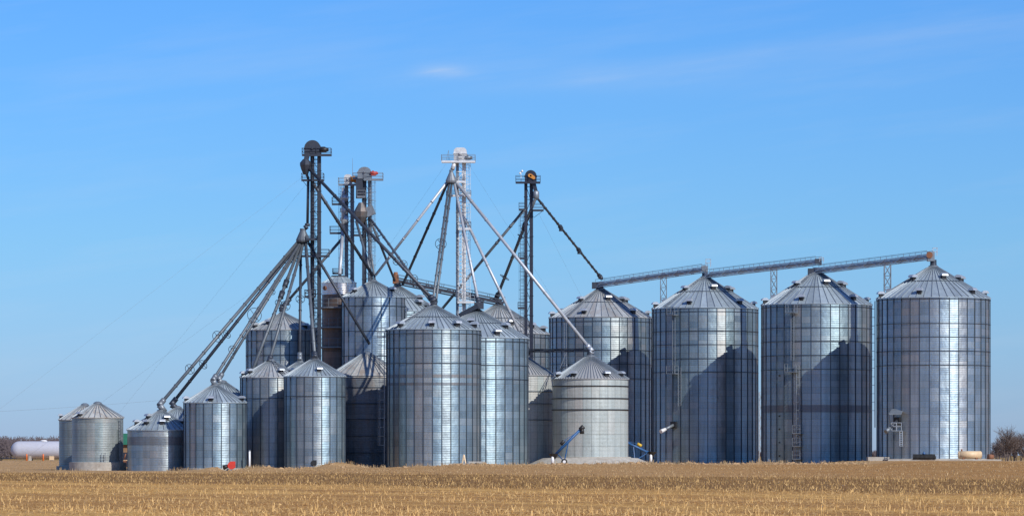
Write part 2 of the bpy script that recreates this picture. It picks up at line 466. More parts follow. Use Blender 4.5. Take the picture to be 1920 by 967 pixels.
def build_ground():
    xs = np.concatenate([[-16000, -6000, -2500, -1200, -600, -350, -220, -150], np.arange(-110, 111, 0.8), [150, 220, 350, 600, 1200, 2500, 6000, 16000]])
    ys = np.concatenate([[-16000, -4000, -1000, -200, 0, 40, 70], np.arange(90, 425, 3.0), np.arange(425, 470, 1.0), np.arange(470, 700, 8.0), [720, 800, 950, 1200, 1500, 2000, 3000, 5000, 9000, 20000, 40000]])
    Xg, Yg = np.meshgrid(xs, ys)
    Zg = Hn(Xg, Yg)
    nx, ny = len(xs), len(ys)
    v = np.stack([Xg.ravel(), Yg.ravel(), Zg.ravel()], 1)
    i = np.arange(nx * ny).reshape(ny, nx)
    f = np.stack([i[:-1, :-1].ravel(), i[:-1, 1:].ravel(), i[1:, 1:].ravel(), i[1:, :-1].ravel()], 1)
    me = bpy.data.meshes.new('ground')
    me.vertices.add(len(v)); me.vertices.foreach_set('co', v.ravel().astype(np.float32))
    me.loops.add(f.size); me.loops.foreach_set('vertex_index', f.ravel().astype(np.int32))
    me.polygons.add(len(f)); me.polygons.foreach_set('loop_start', np.arange(0, f.size, 4, dtype=np.int32))
    me.polygons.foreach_set('use_smooth', np.ones(len(f), bool))
    me.update(calc_edges=True)
    t = NT('farm_ground')
    p = t.pos()
    sp = t.node('ShaderNodeSeparateXYZ'); t.l.new(p, sp.inputs[0])
    # field rows run away to the left: q counts metres across them
    q = t.math('ADD', t.math('MULTIPLY', sp.outputs[1], 0.53), t.math('MULTIPLY', sp.outputs[0], 0.848))
    al = t.math('SUBTRACT', t.math('MULTIPLY', sp.outputs[1], 0.848), t.math('MULTIPLY', sp.outputs[0], 0.53))
    cb = t.node('ShaderNodeCombineXYZ'); t.l.new(q, cb.inputs[0]); t.l.new(t.math('MULTIPLY', al, 0.08), cb.inputs[1])
    rows = cb.outputs[0]
    warp = t.noise(p, 0.1, 4, .65)
    qq = t.math('ADD', q, t.range(warp, 0, 1, -9, 9))
    n1 = t.noise(p, 0.35, 5, .65, (.35, 1, 1)); n2 = t.noise(p, 3.0, 5, .7); n3 = t.noise(rows, 0.16, 4, .6); n4 = t.noise(rows, 0.7, 3, .6)
    straw = t.mix(t.range(n2, .32, .68, 0, 1), (0.47, 0.295, 0.115, 1), (0.70, 0.475, 0.205, 1))
    straw = t.mix(t.range(n3, .44, .58, 0, .8), straw, (0.37, 0.215, 0.095, 1))
    straw = t.mix(t.range(n4, .5, .7, 0, .5), straw, (0.28, 0.165, 0.085, 1))
    corn = t.mix(t.range(n2, .35, .68, 0, 1), (0.19, 0.11, 0.048, 1), (0.40, 0.255, 0.12, 1))
    corn = t.mix(t.range(n4, .42, .62, 0, .6), corn, (0.20, 0.12, 0.055, 1))
    brown = t.mix(t.range(n2, .35, .68, 0, 1), (0.36, 0.205, 0.085, 1), (0.52, 0.335, 0.16, 1))
    tan = t.math('MULTIPLY', t.range(sp.outputs[0], 12, 30, .75, 0), t.range(n1, .3, .7, .7, 1))
    brown = t.mix(tan, brown, t.mix(t.range(n2, .3, .7, 0, 1), (0.42, 0.275, 0.145, 1), (0.58, 0.42, 0.25, 1)))
    brown = t.mix(t.range(n1, .4, .65, 0, .5), brown, (0.25, 0.15, 0.075, 1))
    dirt = t.mix(t.range(n2, .3, .7, 0, 1), (0.38, 0.25, 0.135, 1), (0.56, 0.42, 0.27, 1))
    dirt = t.mix(t.range(n1, .45, .65, 0, .5), dirt, (0.27, 0.17, 0.09, 1))
    grass = t.mix(t.range(n2, .3, .7, 0, 1), (0.22, 0.17, 0.075, 1), (0.36, 0.26, 0.13, 1))
    c = t.mix(t.range(qq, 104, 110, 0, 1), straw, corn)
    c = t.mix(t.range(qq, 166, 176, 0, 1), c, brown)
    yd = t.math('ADD', sp.outputs[1], t.range(warp, 0, 1, -8, 8))
    c = t.mix(t.range(yd, 434, 443, 0, 1), c, dirt)
    c = t.mix(t.math('MULTIPLY', t.range(yd, 395, 412, 0, 1), t.range(sp.outputs[0], -38, -32, 1, 0)), c, dirt)
    c = t.mix(t.range(sp.outputs[1], 690, 800, 0, 1), c, grass)
    c = t.mix(1.0, c, (1.08, 0.95, 0.74, 1), 'MULTIPLY')      # warm ochre soil
    t.l.new(c, t.b.inputs['Base Color'])
    t.b.inputs['Roughness'].default_value = 0.95
    t.b.inputs['Specular IOR Level'].default_value = 0.1
    bm_ = t.node('ShaderNodeBump', Strength=0.8, Distance=0.25)
    t.l.new(t.math('ADD', n2, t.math('MULTIPLY', n1, .6)), bm_.inputs['Height']); t.l.new(bm_.outputs[0], t.b.inputs['Normal'])
    me.materials.append(t.m)
    o = bpy.data.objects.new('ground', me); col.objects.link(o); o['kind'] = 'structure'
build_ground()

def blades(name, label, xy, h, w, lean, c0, c1, seed, cat):
    rg = np.random.default_rng(seed)
    n = len(xy)
    yaw = rg.uniform(-1.1, 1.1, n)
    la = rg.uniform(0, 2 * PI, n); lm = np.minimum(np.abs(rg.normal(0, 1, n) * lean), .985) * h
    z = Hn(xy[:, 0], xy[:, 1]) - 0.01
    dx, dy = np.cos(yaw) * w / 2, np.sin(yaw) * w / 2
    tx, ty = np.cos(la) * lm, np.sin(la) * lm
    hz = np.sqrt(np.maximum(h * h - lm * lm, (0.08 * h) ** 2))
    v = np.zeros((n, 4, 3))
    v[:, 0] = np.stack([xy[:, 0] - dx, xy[:, 1] - dy, z], 1)
    v[:, 1] = np.stack([xy[:, 0] + dx, xy[:, 1] + dy, z], 1)
    v[:, 2] = np.stack([xy[:, 0] + dx * .6 + tx, xy[:, 1] + dy * .6 + ty, z + hz], 1)
    v[:, 3] = np.stack([xy[:, 0] - dx * .6 + tx, xy[:, 1] - dy * .6 + ty, z + hz], 1)
    me = bpy.data.meshes.new(name)
    me.vertices.add(n * 4); me.vertices.foreach_set('co', v.ravel().astype(np.float32))
    me.loops.add(n * 4); me.loops.foreach_set('vertex_index', np.arange(n * 4, dtype=np.int32))
    me.polygons.add(n); me.polygons.foreach_set('loop_start', np.arange(0, n * 4, 4, dtype=np.int32))
    at = me.attributes.new('rnd', 'FLOAT', 'POINT')
    at.data.foreach_set('value', np.repeat(rg.random(n), 4).astype(np.float32))
    me.update(calc_edges=True)
    t = NT(name + '_straw')
    a = t.node('ShaderNodeAttribute', attribute_name='rnd')
    cl = t.mix(a.outputs['Fac'], c4(c0), c4(c1))
    t.l.new(cl, t.b.inputs['Base Color']); t.b.inputs['Roughness'].default_value = 0.7
    t.b.inputs['Specular IOR Level'].default_value = 0.25
    me.materials.append(t.m)
    o = bpy.data.objects.new(name, me); col.objects.link(o)
    tag(o, label, cat, None, 'stuff')

def build_stubble():
    rg = np.random.default_rng(3)
    def rowed(x, y, sp, jit):
        q = y * .53 + x * .848; al = y * .848 - x * .53
        q = np.round(q / sp) * sp + rg.normal(0, jit, len(x))
        return np.stack([q * .848 - al * .53, q * .53 + al * .848], 1)
    def field(N, y0, y1, pw):
        y = y0 + (y1 - y0) * rg.random(N) ** pw
        return rg.uniform(-1, 1, N) * (y * .142 + 3), y
    def clump(x, y):
        q = y * .53 + x * .848; al = y * .848 - x * .53
        return np.sin(q * .55 + np.sin(al * .04) * 1.5) + .7 * np.sin(q * 1.7 + al * .05) + .8 * np.sin(q * .23 + 1) + .5 * np.sin(al * .6 + q) 
    # short pale straw in the near field
    x, y = field(330000, 98, 330, 1.5)
    q = y * .53 + x * .848 + rg.normal(0, 2.0, len(x))
    keep = (q < 109) & (rg.random(len(x)) < np.clip(.55 + clump(x, y) * .25, .04, 1))
    x, y = x[keep], y[keep]
    blades('straw_stubble', 'pale short straw stubble covering the near field', rowed(x, y, .38, .07), np.where(rg.random(len(x)) < .85, rg.uniform(.05, .22, len(x)), rg.uniform(.05, .13, len(x))), rg.uniform(.010, .028, len(x)), np.where(rg.random(len(x)) < .975, 12.0, .6), (0.54, 0.325, 0.115), (0.84, 0.565, 0.24), 5, 'stubble')
    x, y = field(120000, 140, 400, 1.0)
    q = y * .53 + x * .848 + rg.normal(0, 2.5, len(x))
    keep = (q > 103) & (q < 173) & (rg.random(len(x)) < np.clip(.45 + clump(x, y) * .25, .05, 1))
    x, y = x[keep], y[keep]
    blades('corn_stubble', 'darker upright corn stubble in the far strip of the field', rowed(x, y, .76, .08), rg.uniform(.05, .24, len(x)), rg.uniform(.015, .045, len(x)), 1.3, (0.20, 0.105, 0.038), (0.72, 0.47, 0.19), 6, 'stubble')
    x, y = field(50000, 250, 446, .8)
    q = y * .53 + x * .848
    keep = (q > 169) & (y < 405 + 15 * (x > -35)) & (rg.random(len(x)) < np.clip(.22 + clump(x, y) * .3, .03, 1))
    x, y = x[keep], y[keep]
    blades('dry_grass', 'sparse dry grass on the edge of the field below the bins', np.stack([x, y], 1), rg.uniform(.05, .2, len(x)), rg.uniform(.02, .045, len(x)), .6, (0.24, 0.145, 0.06), (0.66, 0.49, 0.27), 8, 'grass')
build_stubble()

def build_foot_clutter():
    rg = np.random.default_rng(21)
    # dry weeds in ragged clumps along the foot of the bins
    pts = []
    for px in list(rg.uniform(455, 1640, 95)) + list(rg.uniform(-20, 455, 12)):
        d = rg.uniform(444, 456); c = X(px, d); k = int(rg.uniform(8, 45)); sp = rg.uniform(.15, .7)
        pts.append(np.stack([c + rg.normal(0, sp, k), d + rg.normal(0, .5, k)], 1))
    xy = np.concatenate(pts)
    blades('dry_weeds', 'ragged dry weeds along the foot of the bins', xy, rg.uniform(.12, .55, len(xy)) * rg.uniform(.5, 1, len(xy)), rg.uniform(.025, .06, len(xy)), .45, (0.20, 0.12, 0.055), (0.58, 0.43, 0.24), 22, 'weeds')
    # clods of earth
    mb = MB(); rnd = random.Random(5)
    for _ in range(520):
        px = rnd.uniform(380, 1640); d = rnd.uniform(441, 455); x = X(px, d); z = H(x, d); r = rnd.choice((.06, .09, .12, .2)) * rnd.uniform(.7, 1.3)
        o = len(mb.v); n = 5
        for lv, (rr, zz) in enumerate(((1, -.3), (.95, .35), (.5, .75))):
            for i in range(n):
                a = 2 * PI * (i + lv * .3) / n; q = r * rr * rnd.uniform(.7, 1.25)
                mb.v.append((x + math.cos(a) * q * 1.3, d + math.sin(a) * q, z + r * zz * rnd.uniform(.7, 1.2)))
        for lv in range(2):
            for i in range(n):
                j = (i + 1) % n; mb.face((o + lv * n + i, o + lv * n + j, o + (lv + 1) * n + j, o + (lv + 1) * n + i))
        mb.face([o + 2 * n + i for i in range(n)])
    solo('earth_clods', mb, M['earth'], (0, 448, 0), 'loose clods of earth along the foot of the bins', 'clods', None, 'stuff')
build_foot_clutter()

# ------------------------------------------------------------------ grain bins
BINS = {}
BIN_GROUP = 'corrugated steel grain bins'
def polar(c, r, a, z): return Vector((c[0] + r * math.sin(a), c[1] - r * math.cos(a), z))   # angle 0 faces the camera, + turns to the right

def grain_bin(key, label, px, half, peak, eave, d, nst=28, rings=(), ribs=40, wall='galv', roof='roof', vents=(), rtop=0.45,
              foundation=None, roof_ring=None, base=None, stiff=True, sheet=0.85, stw=0.08, ringmat='ring', ring_r=0.043, cap=True, bands=()):
    cx, r = X(px, d), W(half, d)
    gz = H(cx, d) if base is None else base
    zb = gz - 0.15
    ze, zp = Z(eave, d), Z(peak, d)
    c = (cx, d)
    t = thing('grain_bin', (cx, d, zb), label, 'grain bin', BIN_GROUP)
    n = 96
    mb = MB()
    nz = 1
    zs = [zb, ze]
    for zz in zs:
        for i in range(n):
            p = polar(c, r, 2 * PI * i / n, zz); mb.v.append(tuple(p))
    for i in range(n):
        j = (i + 1) % n
        u0, u1 = i / n * nst, (i + 1) / n * nst
        v0, v1 = 0, (ze - zb) / sheet
        mb.face((i, j, n + j, n + i), ((u0, v0), (u1, v0), (u1, v1), (u0, v1)), True)
    part('wall', mb, M[wall], t)
    # roof: flat panels with raised ribs
    mb = MB()
    ro = r + 0.12; zo = ze - 0.02
    o = len(mb.v)
    for i in range(ribs):
        a0, a1 = 2 * PI * i / ribs, 2 * PI * (i + 1) / ribs
        k = len(mb.v)
        mb.v += [tuple(polar(c, ro, a0, zo)), tuple(polar(c, ro, a1, zo)), tuple(polar(c, rtop, a1, zp)), tuple(polar(c, rtop, a0, zp))]
        mb.face((k, k + 1, k + 2, k + 3), ((i + .1, 0), (i + .9, 0), (i + .9, 1), (i + .1, 1)))
    k = len(mb.v)
    for i in range(ribs): mb.v.append(tuple(polar(c, ro, 2 * PI * i / ribs, zo - 0.10)))
    for i in range(ribs):
        j = (i + 1) % ribs
        mb.face((k + i, k + j, o + 4 * j, o + 4 * i), ((i + .1, 0), (i + .9, 0), (i + .9, 0), (i + .1, 0)))
    sl = Vector((0, 0, 1))
    for i in range(ribs):
        a = 2 * PI * i / ribs
        p0, p1 = polar(c, ro + .01, a, zo + .015), polar(c, rtop + .02, a, zp + .015)
        dd = (p1 - p0).normalized(); tang = Vector((math.cos(a), math.sin(a), 0)); nn = tang.cross(dd)
        if nn.z < 0: nn = -nn
        w0, w1, hh = 0.05, 0.03, 0.075
        q = len(mb.v)
        for p, w in ((p0, w0), (p1, w1)):
            mb.v += [tuple(p - tang * w - nn * .03), tuple(p + tang * w - nn * .03), tuple(p + tang * w * .6 + nn * hh), tuple(p - tang * w * .6 + nn * hh)]
        for fc in ((0, 1, 5, 4), (1, 2, 6, 5), (2, 3, 7, 6), (3, 0, 4, 7), (3, 2, 1, 0), (4, 5, 6, 7)):
            mb.face([q + x for x in fc], [(i + .5, .5)] * 4)
    rf = part('roof', mb, M[roof], t)
    rf.data.materials.append(M['ribcap'])
    for pl, uv_ in zip(rf.data.polygons, mb.uv):
        if abs(uv_[0][1] - .5) < 1e-6: pl.material_index = 1
    if cap:
        mb = MB().lathe((cx, d, zp - 0.08), [(rtop + .06, 0), (rtop + .06, .22), (rtop * .9, .30), (.2, .40)], 20, False)
        part('roof_cap', mb, M['mid'], rf)
    if roof_ring:
        for f in roof_ring:
            rr = ro + (rtop - ro) * f; zz = zo + (zp - zo) * f + .08
            part('roof_ring', MB().torus((cx, d, zz), (0, 0, 1), rr, .045, 48, 5), M['ring'], rf)
    if stiff:
        mb = MB()
        mb.box((cx, d - r - .03, (zb + ze) / 2), (stw, .10, ze - zb - .06))
        me = mesh_of(mb, 'stiffener', M['rib'], origin(t))
        for i in range(nst): linked('stiffener', me, t, 2 * PI * i / nst)
    for ry in rings:
        part('wind_ring', MB().torus((cx, d, Z(ry, d)), (0, 0, 1), r + .075, ring_r, 72, 6), M[ringmat], t)
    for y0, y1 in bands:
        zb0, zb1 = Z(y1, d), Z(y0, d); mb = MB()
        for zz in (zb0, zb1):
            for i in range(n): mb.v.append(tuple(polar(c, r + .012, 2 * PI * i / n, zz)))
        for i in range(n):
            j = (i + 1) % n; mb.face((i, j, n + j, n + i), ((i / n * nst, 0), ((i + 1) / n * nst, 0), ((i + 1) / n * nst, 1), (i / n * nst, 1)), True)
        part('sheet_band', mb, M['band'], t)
    if foundation:
        mb = MB().lathe((cx, d, gz - .4), [(r + .35, 0), (r + .35, .4 + foundation), (r + .02, .4 + foundation + .02)], 64, False)
        part('foundation', mb, M['concrete'], t)
    for a, f in vents:
        a = R(a)
        rr = ro + (rtop - ro) * f; zz = zo + (zp - zo) * f
        p = polar(c, rr, a, zz)
        mt = Matrix.Rotation(a, 3, 'Z')
        k = min(1.0, r / 6.0) * .5 + .5
        mb = MB().box(p + Vector((0, 0, .12 * k)), (.60 * k, .50 * k, .8 * k), a)
        vt = part('roof_vent', mb, M['black'], rf)  # solid throat coloured black: the dark inside of the vent opening is painted in
        # curved hood opening down the slope
        mb = MB(); pts_o, pts_i = [], []
        for q in range(9):
            th = PI * q / 8
            pts_o.append((math.cos(th) * .48 * k, math.sin(th) * .36 * k))
        ring_a, ring_b = [], []
        for (yy, zz2) in pts_o:
            ring_a.append(p + mt @ Vector((-.40 * k, -yy - .05 * k, .34 * k + zz2)))
        mb.prism(ring_a, mt @ Vector((.84 * k, 0, 0)))
        part('vent_hood', mb, M['bright'], vt)
    BINS[key] = dict(t=t, c=c, r=r, ze=ze, zp=zp, d=d, roof=rf, zb=zb, gz=gz, px=px)
    return t

def ladder(key, a, y0, y1, cage=False, width=.42, plats=()):
    b = BINS[key]; c, r = b['c'], b['r']; a = R(a)
    z0, z1 = Z(y1, b['d'] - r), Z(y0, b['d'] - r)
    z0 = max(z0, b['gz'])
    tang = Vector((math.cos(a), math.sin(a), 0)); rad = Vector((math.sin(a), -math.cos(a), 0))
    base = Vector((c[0], c[1], 0)) + rad * (r + .30)
    mb = MB()
    for s in (-1, 1): mb.beam(base + tang * s * width / 2 + Vector((0, 0, z0)), base + tang * s * width / 2 + Vector((0, 0, z1)), .07)
    z = z0
    while z < z1:
        mb.beam(base - tang * width / 2 + Vector((0, 0, z)), base + tang * width / 2 + Vector((0, 0, z)), .05); z += .4
    lo = part('ladder', mb, M['mid'], b['t'])
    if cage:
        mb = MB(); z = z0 + 2.2
        while z < z1:
            pts = [base + tang * (math.cos(q) * .42) + rad * (.05 + math.sin(q) * .7) + Vector((0, 0, z)) for q in np.linspace(0, PI, 9)]
            for p, q in zip(pts[:-1], pts[1:]): mb.beam(p, q, .045)
            z += 1.1
        for q in (PI * .25, PI * .5, PI * .75):
            e = base + tang * (math.cos(q) * .42) + rad * (.05 + math.sin(q) * .7)
            mb.beam(e + Vector((0, 0, z0 + 2.2)), e + Vector((0, 0, z1)), .035)
        part('ladder_cage', mb, M['mid'], lo)
    for py, w in plats:
        z = Z(py, b['d'] - r)
        e = base + rad * .35
        mb = MB().box(e + Vector((0, 0, z)), (w, 1.0, .10), a)
        po = part('platform', mb, M['mid'], b['t'])
        mb = MB()
        for s in (-1, 1):
            for q in (-.45, .45):
                mb.beam(e + tang * s * w / 2 * .96 + rad * q + Vector((0, 0, z)), e + tang * s * w / 2 * .96 + rad * q + Vector((0, 0, z + 1.1)), .05)
            for hh in (.55, 1.1): mb.beam(e + tang * s * w / 2 * .96 - rad * .45 + Vector((0, 0, z + hh)), e + tang * s * w / 2 * .96 + rad * .45 + Vector((0, 0, z + hh)), .05)
        for hh in (.55, 1.1): mb.beam(e - tang * w / 2 + rad * .45 + Vector((0, 0, z + hh)), e + tang * w / 2 + rad * .45 + Vector((0, 0, z + hh)), .05)
        part('railing', mb, M['mid'], po)

def roof_ladder(key, a, f0=0.0, f1=0.95):
    b = BINS[key]; c, r = b['c'], b['r']; a = R(a)
    tang = Vector((math.cos(a), math.sin(a), 0))
    p0 = polar(c, r + (.45 - r) * f0, a, b['ze'] + (b['zp'] - b['ze']) * f0 + .18)
    p1 = polar(c, r + (.45 - r) * f1, a, b['ze'] + (b['zp'] - b['ze']) * f1 + .18)
    mb = MB()
    for s in (-1, 1): mb.beam(p0 + tang * s * .22, p1 + tang * s * .22, .07)
    n = int((p1 - p0).length / .45)
    for i in range(n):
        q = p0.lerp(p1, (i + .5) / n); mb.beam(q - tang * .22, q + tang * .22, .06)
    part('roof_ladder', mb, M['mid'], b['roof'])

V2 = [(-62, .12), (-20, .18), (28, .18), (68, .12), (115, .14), (-115, .14)]
# left pair
grain_bin('a', 'plain grey bin mostly hidden behind its twin at the far left end', 159, 48, 760, 786, 481, 20, ribs=28, wall='galv_old', roof='roof_rust', stiff=False, foundation=.5, vents=[(-80, .12)])
grain_bin('b', 'squat dull grey bin with rust-streaked roof on a concrete ring, leftmost in front', 183, 48, 757, 782, 470, 20, ribs=28, wall='galv_old', roof='roof_rust', stiff=False, foundation=1.0, vents=[(-40, .1)])
ladder('b', 62, 784, 866); ladder('b', 18, 848, 866)
# low pair under the long dark spouts
grain_bin('c2', 'low bin whose roof peeks out behind the other low bin with twin spouts', 333, 60, 765, 800, 482, 24, ribs=36, wall='galv', vents=[(50, .45), (75, .2)], stiff=False)
grain_bin('c', 'lowest wide bin with big roof vents and a shadow across its wall', 302, 63, 771, 805, 466, 26, rings=(), ribs=36, wall='galv', stiff=False, bands=((819, 834),), vents=[(-68, .3), (-30, .3), (8, .32), (22, .55), (-50, .62), (65, .35), (120, .3)])
grain_bin('d2', 'bin hidden behind the ribbed bin with the red fan, only its roof showing', 418, 57, 717, 752, 475, 22, ribs=36, vents=[(55, .15), (80, .15)])
grain_bin('d', 'ribbed steel bin with a red fan at its foot', 403, 58, 723, 754, 461, 22, ribs=40, wall='galv', vents=[(-75, .10), (-3, .10), (72, .12), (160, .1)], foundation=.28)
# middle ribbed bins
grain_bin('f2', 'grey bin wedged behind two ribbed bins with only its roof tip showing', 562, 55, 680, 710, 477, 22, ribs=40, rings=(748,))
grain_bin('e', 'ribbed bin half in the shadow of the ribbed bin to its right', 508, 57, 677, 707, 469.5, 22, rings=(747,), ribs=40, vents=[(-70, .1), (-55, .25), (28, .28), (66, .3)], roof='roof_old')
grain_bin('f', 'sunlit ribbed bin with one ring and a black fan at its foot', 590, 57, 674, 705, 462, 22, rings=(743,), ribs=44, vents=[(14, .28), (150, .3)])
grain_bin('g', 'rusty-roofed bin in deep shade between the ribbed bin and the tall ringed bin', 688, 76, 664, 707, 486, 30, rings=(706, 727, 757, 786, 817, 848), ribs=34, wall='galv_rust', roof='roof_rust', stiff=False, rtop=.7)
# centre
grain_bin('h', 'broad ringed silver bin standing front and centre', 813, 88, 574, 618, 468, 32, rings=(627, 654, 682), ribs=52, wall='galv', vents=[(-48, .10), (-1, .12), (34, .12), (70, .1), (180, .1), (120, .1)], roof_ring=(.5,), stw=.085, bands=((703, 709), (718, 723)))
ladder('h', -84, 620, 868, cage=True, plats=((629, 1.2),))
grain_bin('i', 'ringed silver bin just right of and behind the broad front one', 893, 97, 581, 634, 481.5, 32, rings=(642, 686, 712), ribs=54, wall='galv', vents=[(-10, .5), (26, .10), (55, .35), (150, .2)], roof_ring=(.5,), stw=.10)
grain_bin('k', 'tall shiny bin with a diagonal spout shadow beside the dryer tower', 700, 59, 528, 557, 497, 22, rings=(575, 622, 668), ribs=44, wall='galv_new', vents=[(-50, .3), (60, .35), (140, .3)])
grain_bin('l', 'bin behind the tall shiny one, its ribbed roof sloping right', 745, 82, 537, 584, 512, 30, rings=(592, 625), ribs=50, vents=[(40, .25), (52, .12), (62, .45)], roof_ring=(.5,))
ladder('k', 80, 575, 700)
grain_bin('m', 'shaded bin at the back left beneath the fan of spouts', 530, 68, 588, 619, 511, 26, rings=(640, 667, 705), ribs=44, wall='galv', roof='roof_old', vents=[(-55, .15), (45, .12), (-30, .35)])
grain_bin('j', 'bin behind the dark right-hand tower with a weathered roof', 935, 94, 571, 626, 516, 32, rings=(634, 660, 690), ribs=54, roof='roof_old', vents=[(-40, .2), (20, .3), (52, .2), (75, .1)], roof_ring=(.5,))
grain_bin('n', 'narrow pale grey bin in shadow squeezed left of the white bin', 981, 57, 668, 703, 493, 26, rings=(734, 757, 787), ribs=60, wall='pale_wall', roof='roof_pale', stiff=False)
grain_bin('w', 'pale whitish bin with three dark rings on a raised pad', 1107, 71, 669, 710, 487, 28, rings=(724, 747, 768), ribs=72, wall='pale_wall', roof='roof_pale', stiff=False, vents=[(-66, .10), (-30, .12), (26, .12), (60, .12), (140, .1)], foundation=.05, base=1.45, rtop=.6, ringmat='black', ring_r=.07, sheet=1.5)
# the four big ones on the right
VB = [(-80, .06), (-55, .58), (-22, .12), (18, .62), (44, .14), (62, .58), (95, .1), (85, .55), (-120, .2), (150, .3)]
grain_bin('r1', 'big ringed bin with a brown-tinged roof, farthest left of the big four', 1126, 96, 543, 596, 551, 36, rings=(605, 634, 658, 684, 711), ribs=46, wall='galv', roof='roof_old', vents=VB, roof_ring=(.52,), rtop=.6)
grain_bin('r2', 'big ringed bin with long wall ladder and a white-tipped discharge arm', 1322, 99, 521, 579, 534, 36, rings=(587, 623, 648, 674, 699), ribs=46, wall='galv', vents=VB, roof_ring=(.52,), rtop=.6)
grain_bin('r3', 'big ringed bin with a caged ladder and stacked landings down its wall', 1531, 103, 511, 572, 517, 36, rings=(578, 617, 642, 668, 694), ribs=46, wall='galv', bands=((760, 773),), vents=VB, roof_ring=(.52,), rtop=.6)
grain_bin('r4', 'brightest big bin at the far right with a small awning over its hatch', 1750, 105.5, 501, 560, 500, 36, rings=(564, 609, 634, 660, 686), ribs=46, wall='galv_new', vents=VB, roof_ring=(.52,), foundation=.1, base=1.15, rtop=.6)
ladder('r1', -42, 604, 720)
ladder('r2', -37, 583, 700, plats=((590, 1.3), (700, 1.4)))
ladder('r2', -30, 688, 760)
ladder('r3', -29, 580, 675, plats=((586, 1.4), (697, 1.6)))
ladder('r3', -23, 684, 862, cage=True, plats=((812, 1.1), (836, 1.1), (860, 1.1)))
ladder('r4', -88, 560, 800, cage=True)
roof_ladder('r2', -52); roof_ladder('r3', -48); roof_ladder('r4', -80); roof_ladder('h', -50); roof_ladder('r1', -40)
roof_ladder('e', 30); roof_ladder('g', 30)

def bin_top(key, dz=0.25): b = BINS[key]; return Vector((b['c'][0], b['c'][1], b['zp'] + dz))

# rivets / door ports on the third big bin: small round hatch ports in a column
b = BINS['r3']
for py in (703, 779, 804, 829, 854):
    a = R(-46); p = polar(b['c'], b['r'] + .02, a, Z(py, b['d'] - b['r']))
    part('sample_port', MB().tube(p, p + Vector((math.sin(a), -math.cos(a), 0)) * .1, .11, .11, 10), M['black'], b['t'])

def hatch_kit(key, a, py_arm, arm_len_px, awning=None):
    """discharge arm with a pale boot hanging off the wall"""
    b = BINS[key]; c, r, d = b['c'], b['r'], b['d']
    a = R(a)
    p = polar(c, r + .15, a, Z(py_arm, d - r))
    q = p + Vector((-W(arm_len_px, d), -1.2, -W(arm_len_px * (.85 if key == 'r4' else .5), d)))
    t = thing('discharge_arm', p, 'white-tipped discharge tube sticking out of %s' % ('the big bin with the small awning' if key == 'r4' else 'the big bin with the plain long ladder'), 'discharge tube', 'discharge tubes on the big bins')
    part('tube', MB().tube(p, q, .22, .20, 12), M['pipe_dark' if key == 'r4' else 'mid'], t)
    e = q + (q - p).normalized() * 1.0
    part('boot', MB().tube(q, e, .22, .28, 14), M['white' if key == 'r2' else 'mid'], t)
    part('bracket', MB().box(p, (.9, .4, .9), a), M['black'], t)
hatch_kit('r2', -38, 796, 16)
hatch_kit('r4', -44, 788, 16)
b = BINS['r4']
d4 = b['d'] - b['r'] * .75
t = thing('awning', P(1681, 770, d4), 'small tilted sheet awning fixed to the brightest big bin', 'awning')
mb = MB(); a0, a1 = P(1667, 775, d4 - 1.6), P(1690, 775, d4 - 1.6); b0, b1 = P(1672, 766, d4 + .6), P(1695, 766, d4 + .6)
mb.add([a0, a1, b1, b0, a0 + Vector((0, 0, -.1)), a1 + Vector((0, 0, -.1)), b1 + Vector((0, 0, -.1)), b0 + Vector((0, 0, -.1))], [(0, 1, 2, 3), (7, 6, 5, 4), (0, 4, 5, 1), (1, 5, 6, 2), (2, 6, 7, 3), (3, 7, 4, 0)])
part('sheet', mb, M['mid'], t)
mb = MB().beam(a0, P(1668, 792, d4), .07); part('strut', mb, M['mid'], t)
mb = MB().beam(a1, P(1690, 792, d4), .07); part('strut', mb, M['mid'], t)
mb = MB().box(P(1681, 807, d4 - .4), (1.4, 1.1, .1)); po = part('landing', mb, M['mid'], b['t'])
mb = MB()
for px in (1672, 1681, 1690):
    mb.beam(P(px, 807, d4 - .9), P(px, 792, d4 - .9), .06)
for py in (792, 799): mb.beam(P(1671, py, d4 - .9), P(1691, py, d4 - .9), .06)
part('railing', mb, M['bright'], po)
mb = MB()
for px in (1687, 1692): mb.beam(P(px, 807, d4 - .9), P(px, 836, d4 - .9), .06)
for k in range(9): mb.beam(P(1687, 808 + k * 3.4, d4 - .9), P(1692, 808 + k * 3.4, d4 - .9), .05)
part('ladder', mb, M['bright'], b['t'])

# ------------------------------------------------------------------ dryer tower
D = 502
cx, r = X(635.5, D), W(32, D); gz = H(cx, D)
t = thing('grain_dryer', (cx, D, gz), 'brown round dryer tower with a shiny band and walkways, left of the tall shiny bin', 'grain dryer')
def uvcyl(c, r, z0, z1, n=48, k=12, sheet=.85):
    mb = MB()
    for zz in (z0, z1):
        for i in range(n): mb.v.append(tuple(polar(c, r, 2 * PI * i / n, zz)))
    for i in range(n):
        j = (i + 1) % n
        u0, u1 = i / n * k, (i + 1) / n * k
        mb.face((i, j, n + j, n + i), ((u0, 0), (u1, 0), (u1, (z1 - z0) / sheet), (u0, (z1 - z0) / sheet)), True)
    return mb
part('wall', uvcyl((cx, D), r, gz - .2, Z(553, D)), M['dryer'], t)
bo = part('upper_band', uvcyl((cx, D), r + .06, Z(553, D), Z(531, D)), M['dryer_top'], t)
part('port', MB().tube(polar((cx, D), r + .05, R(-50), Z(541, D)), polar((cx, D), r + .18, R(-50), Z(541, D)), .28, .28, 14), M['rust'], bo)
mb = MB()
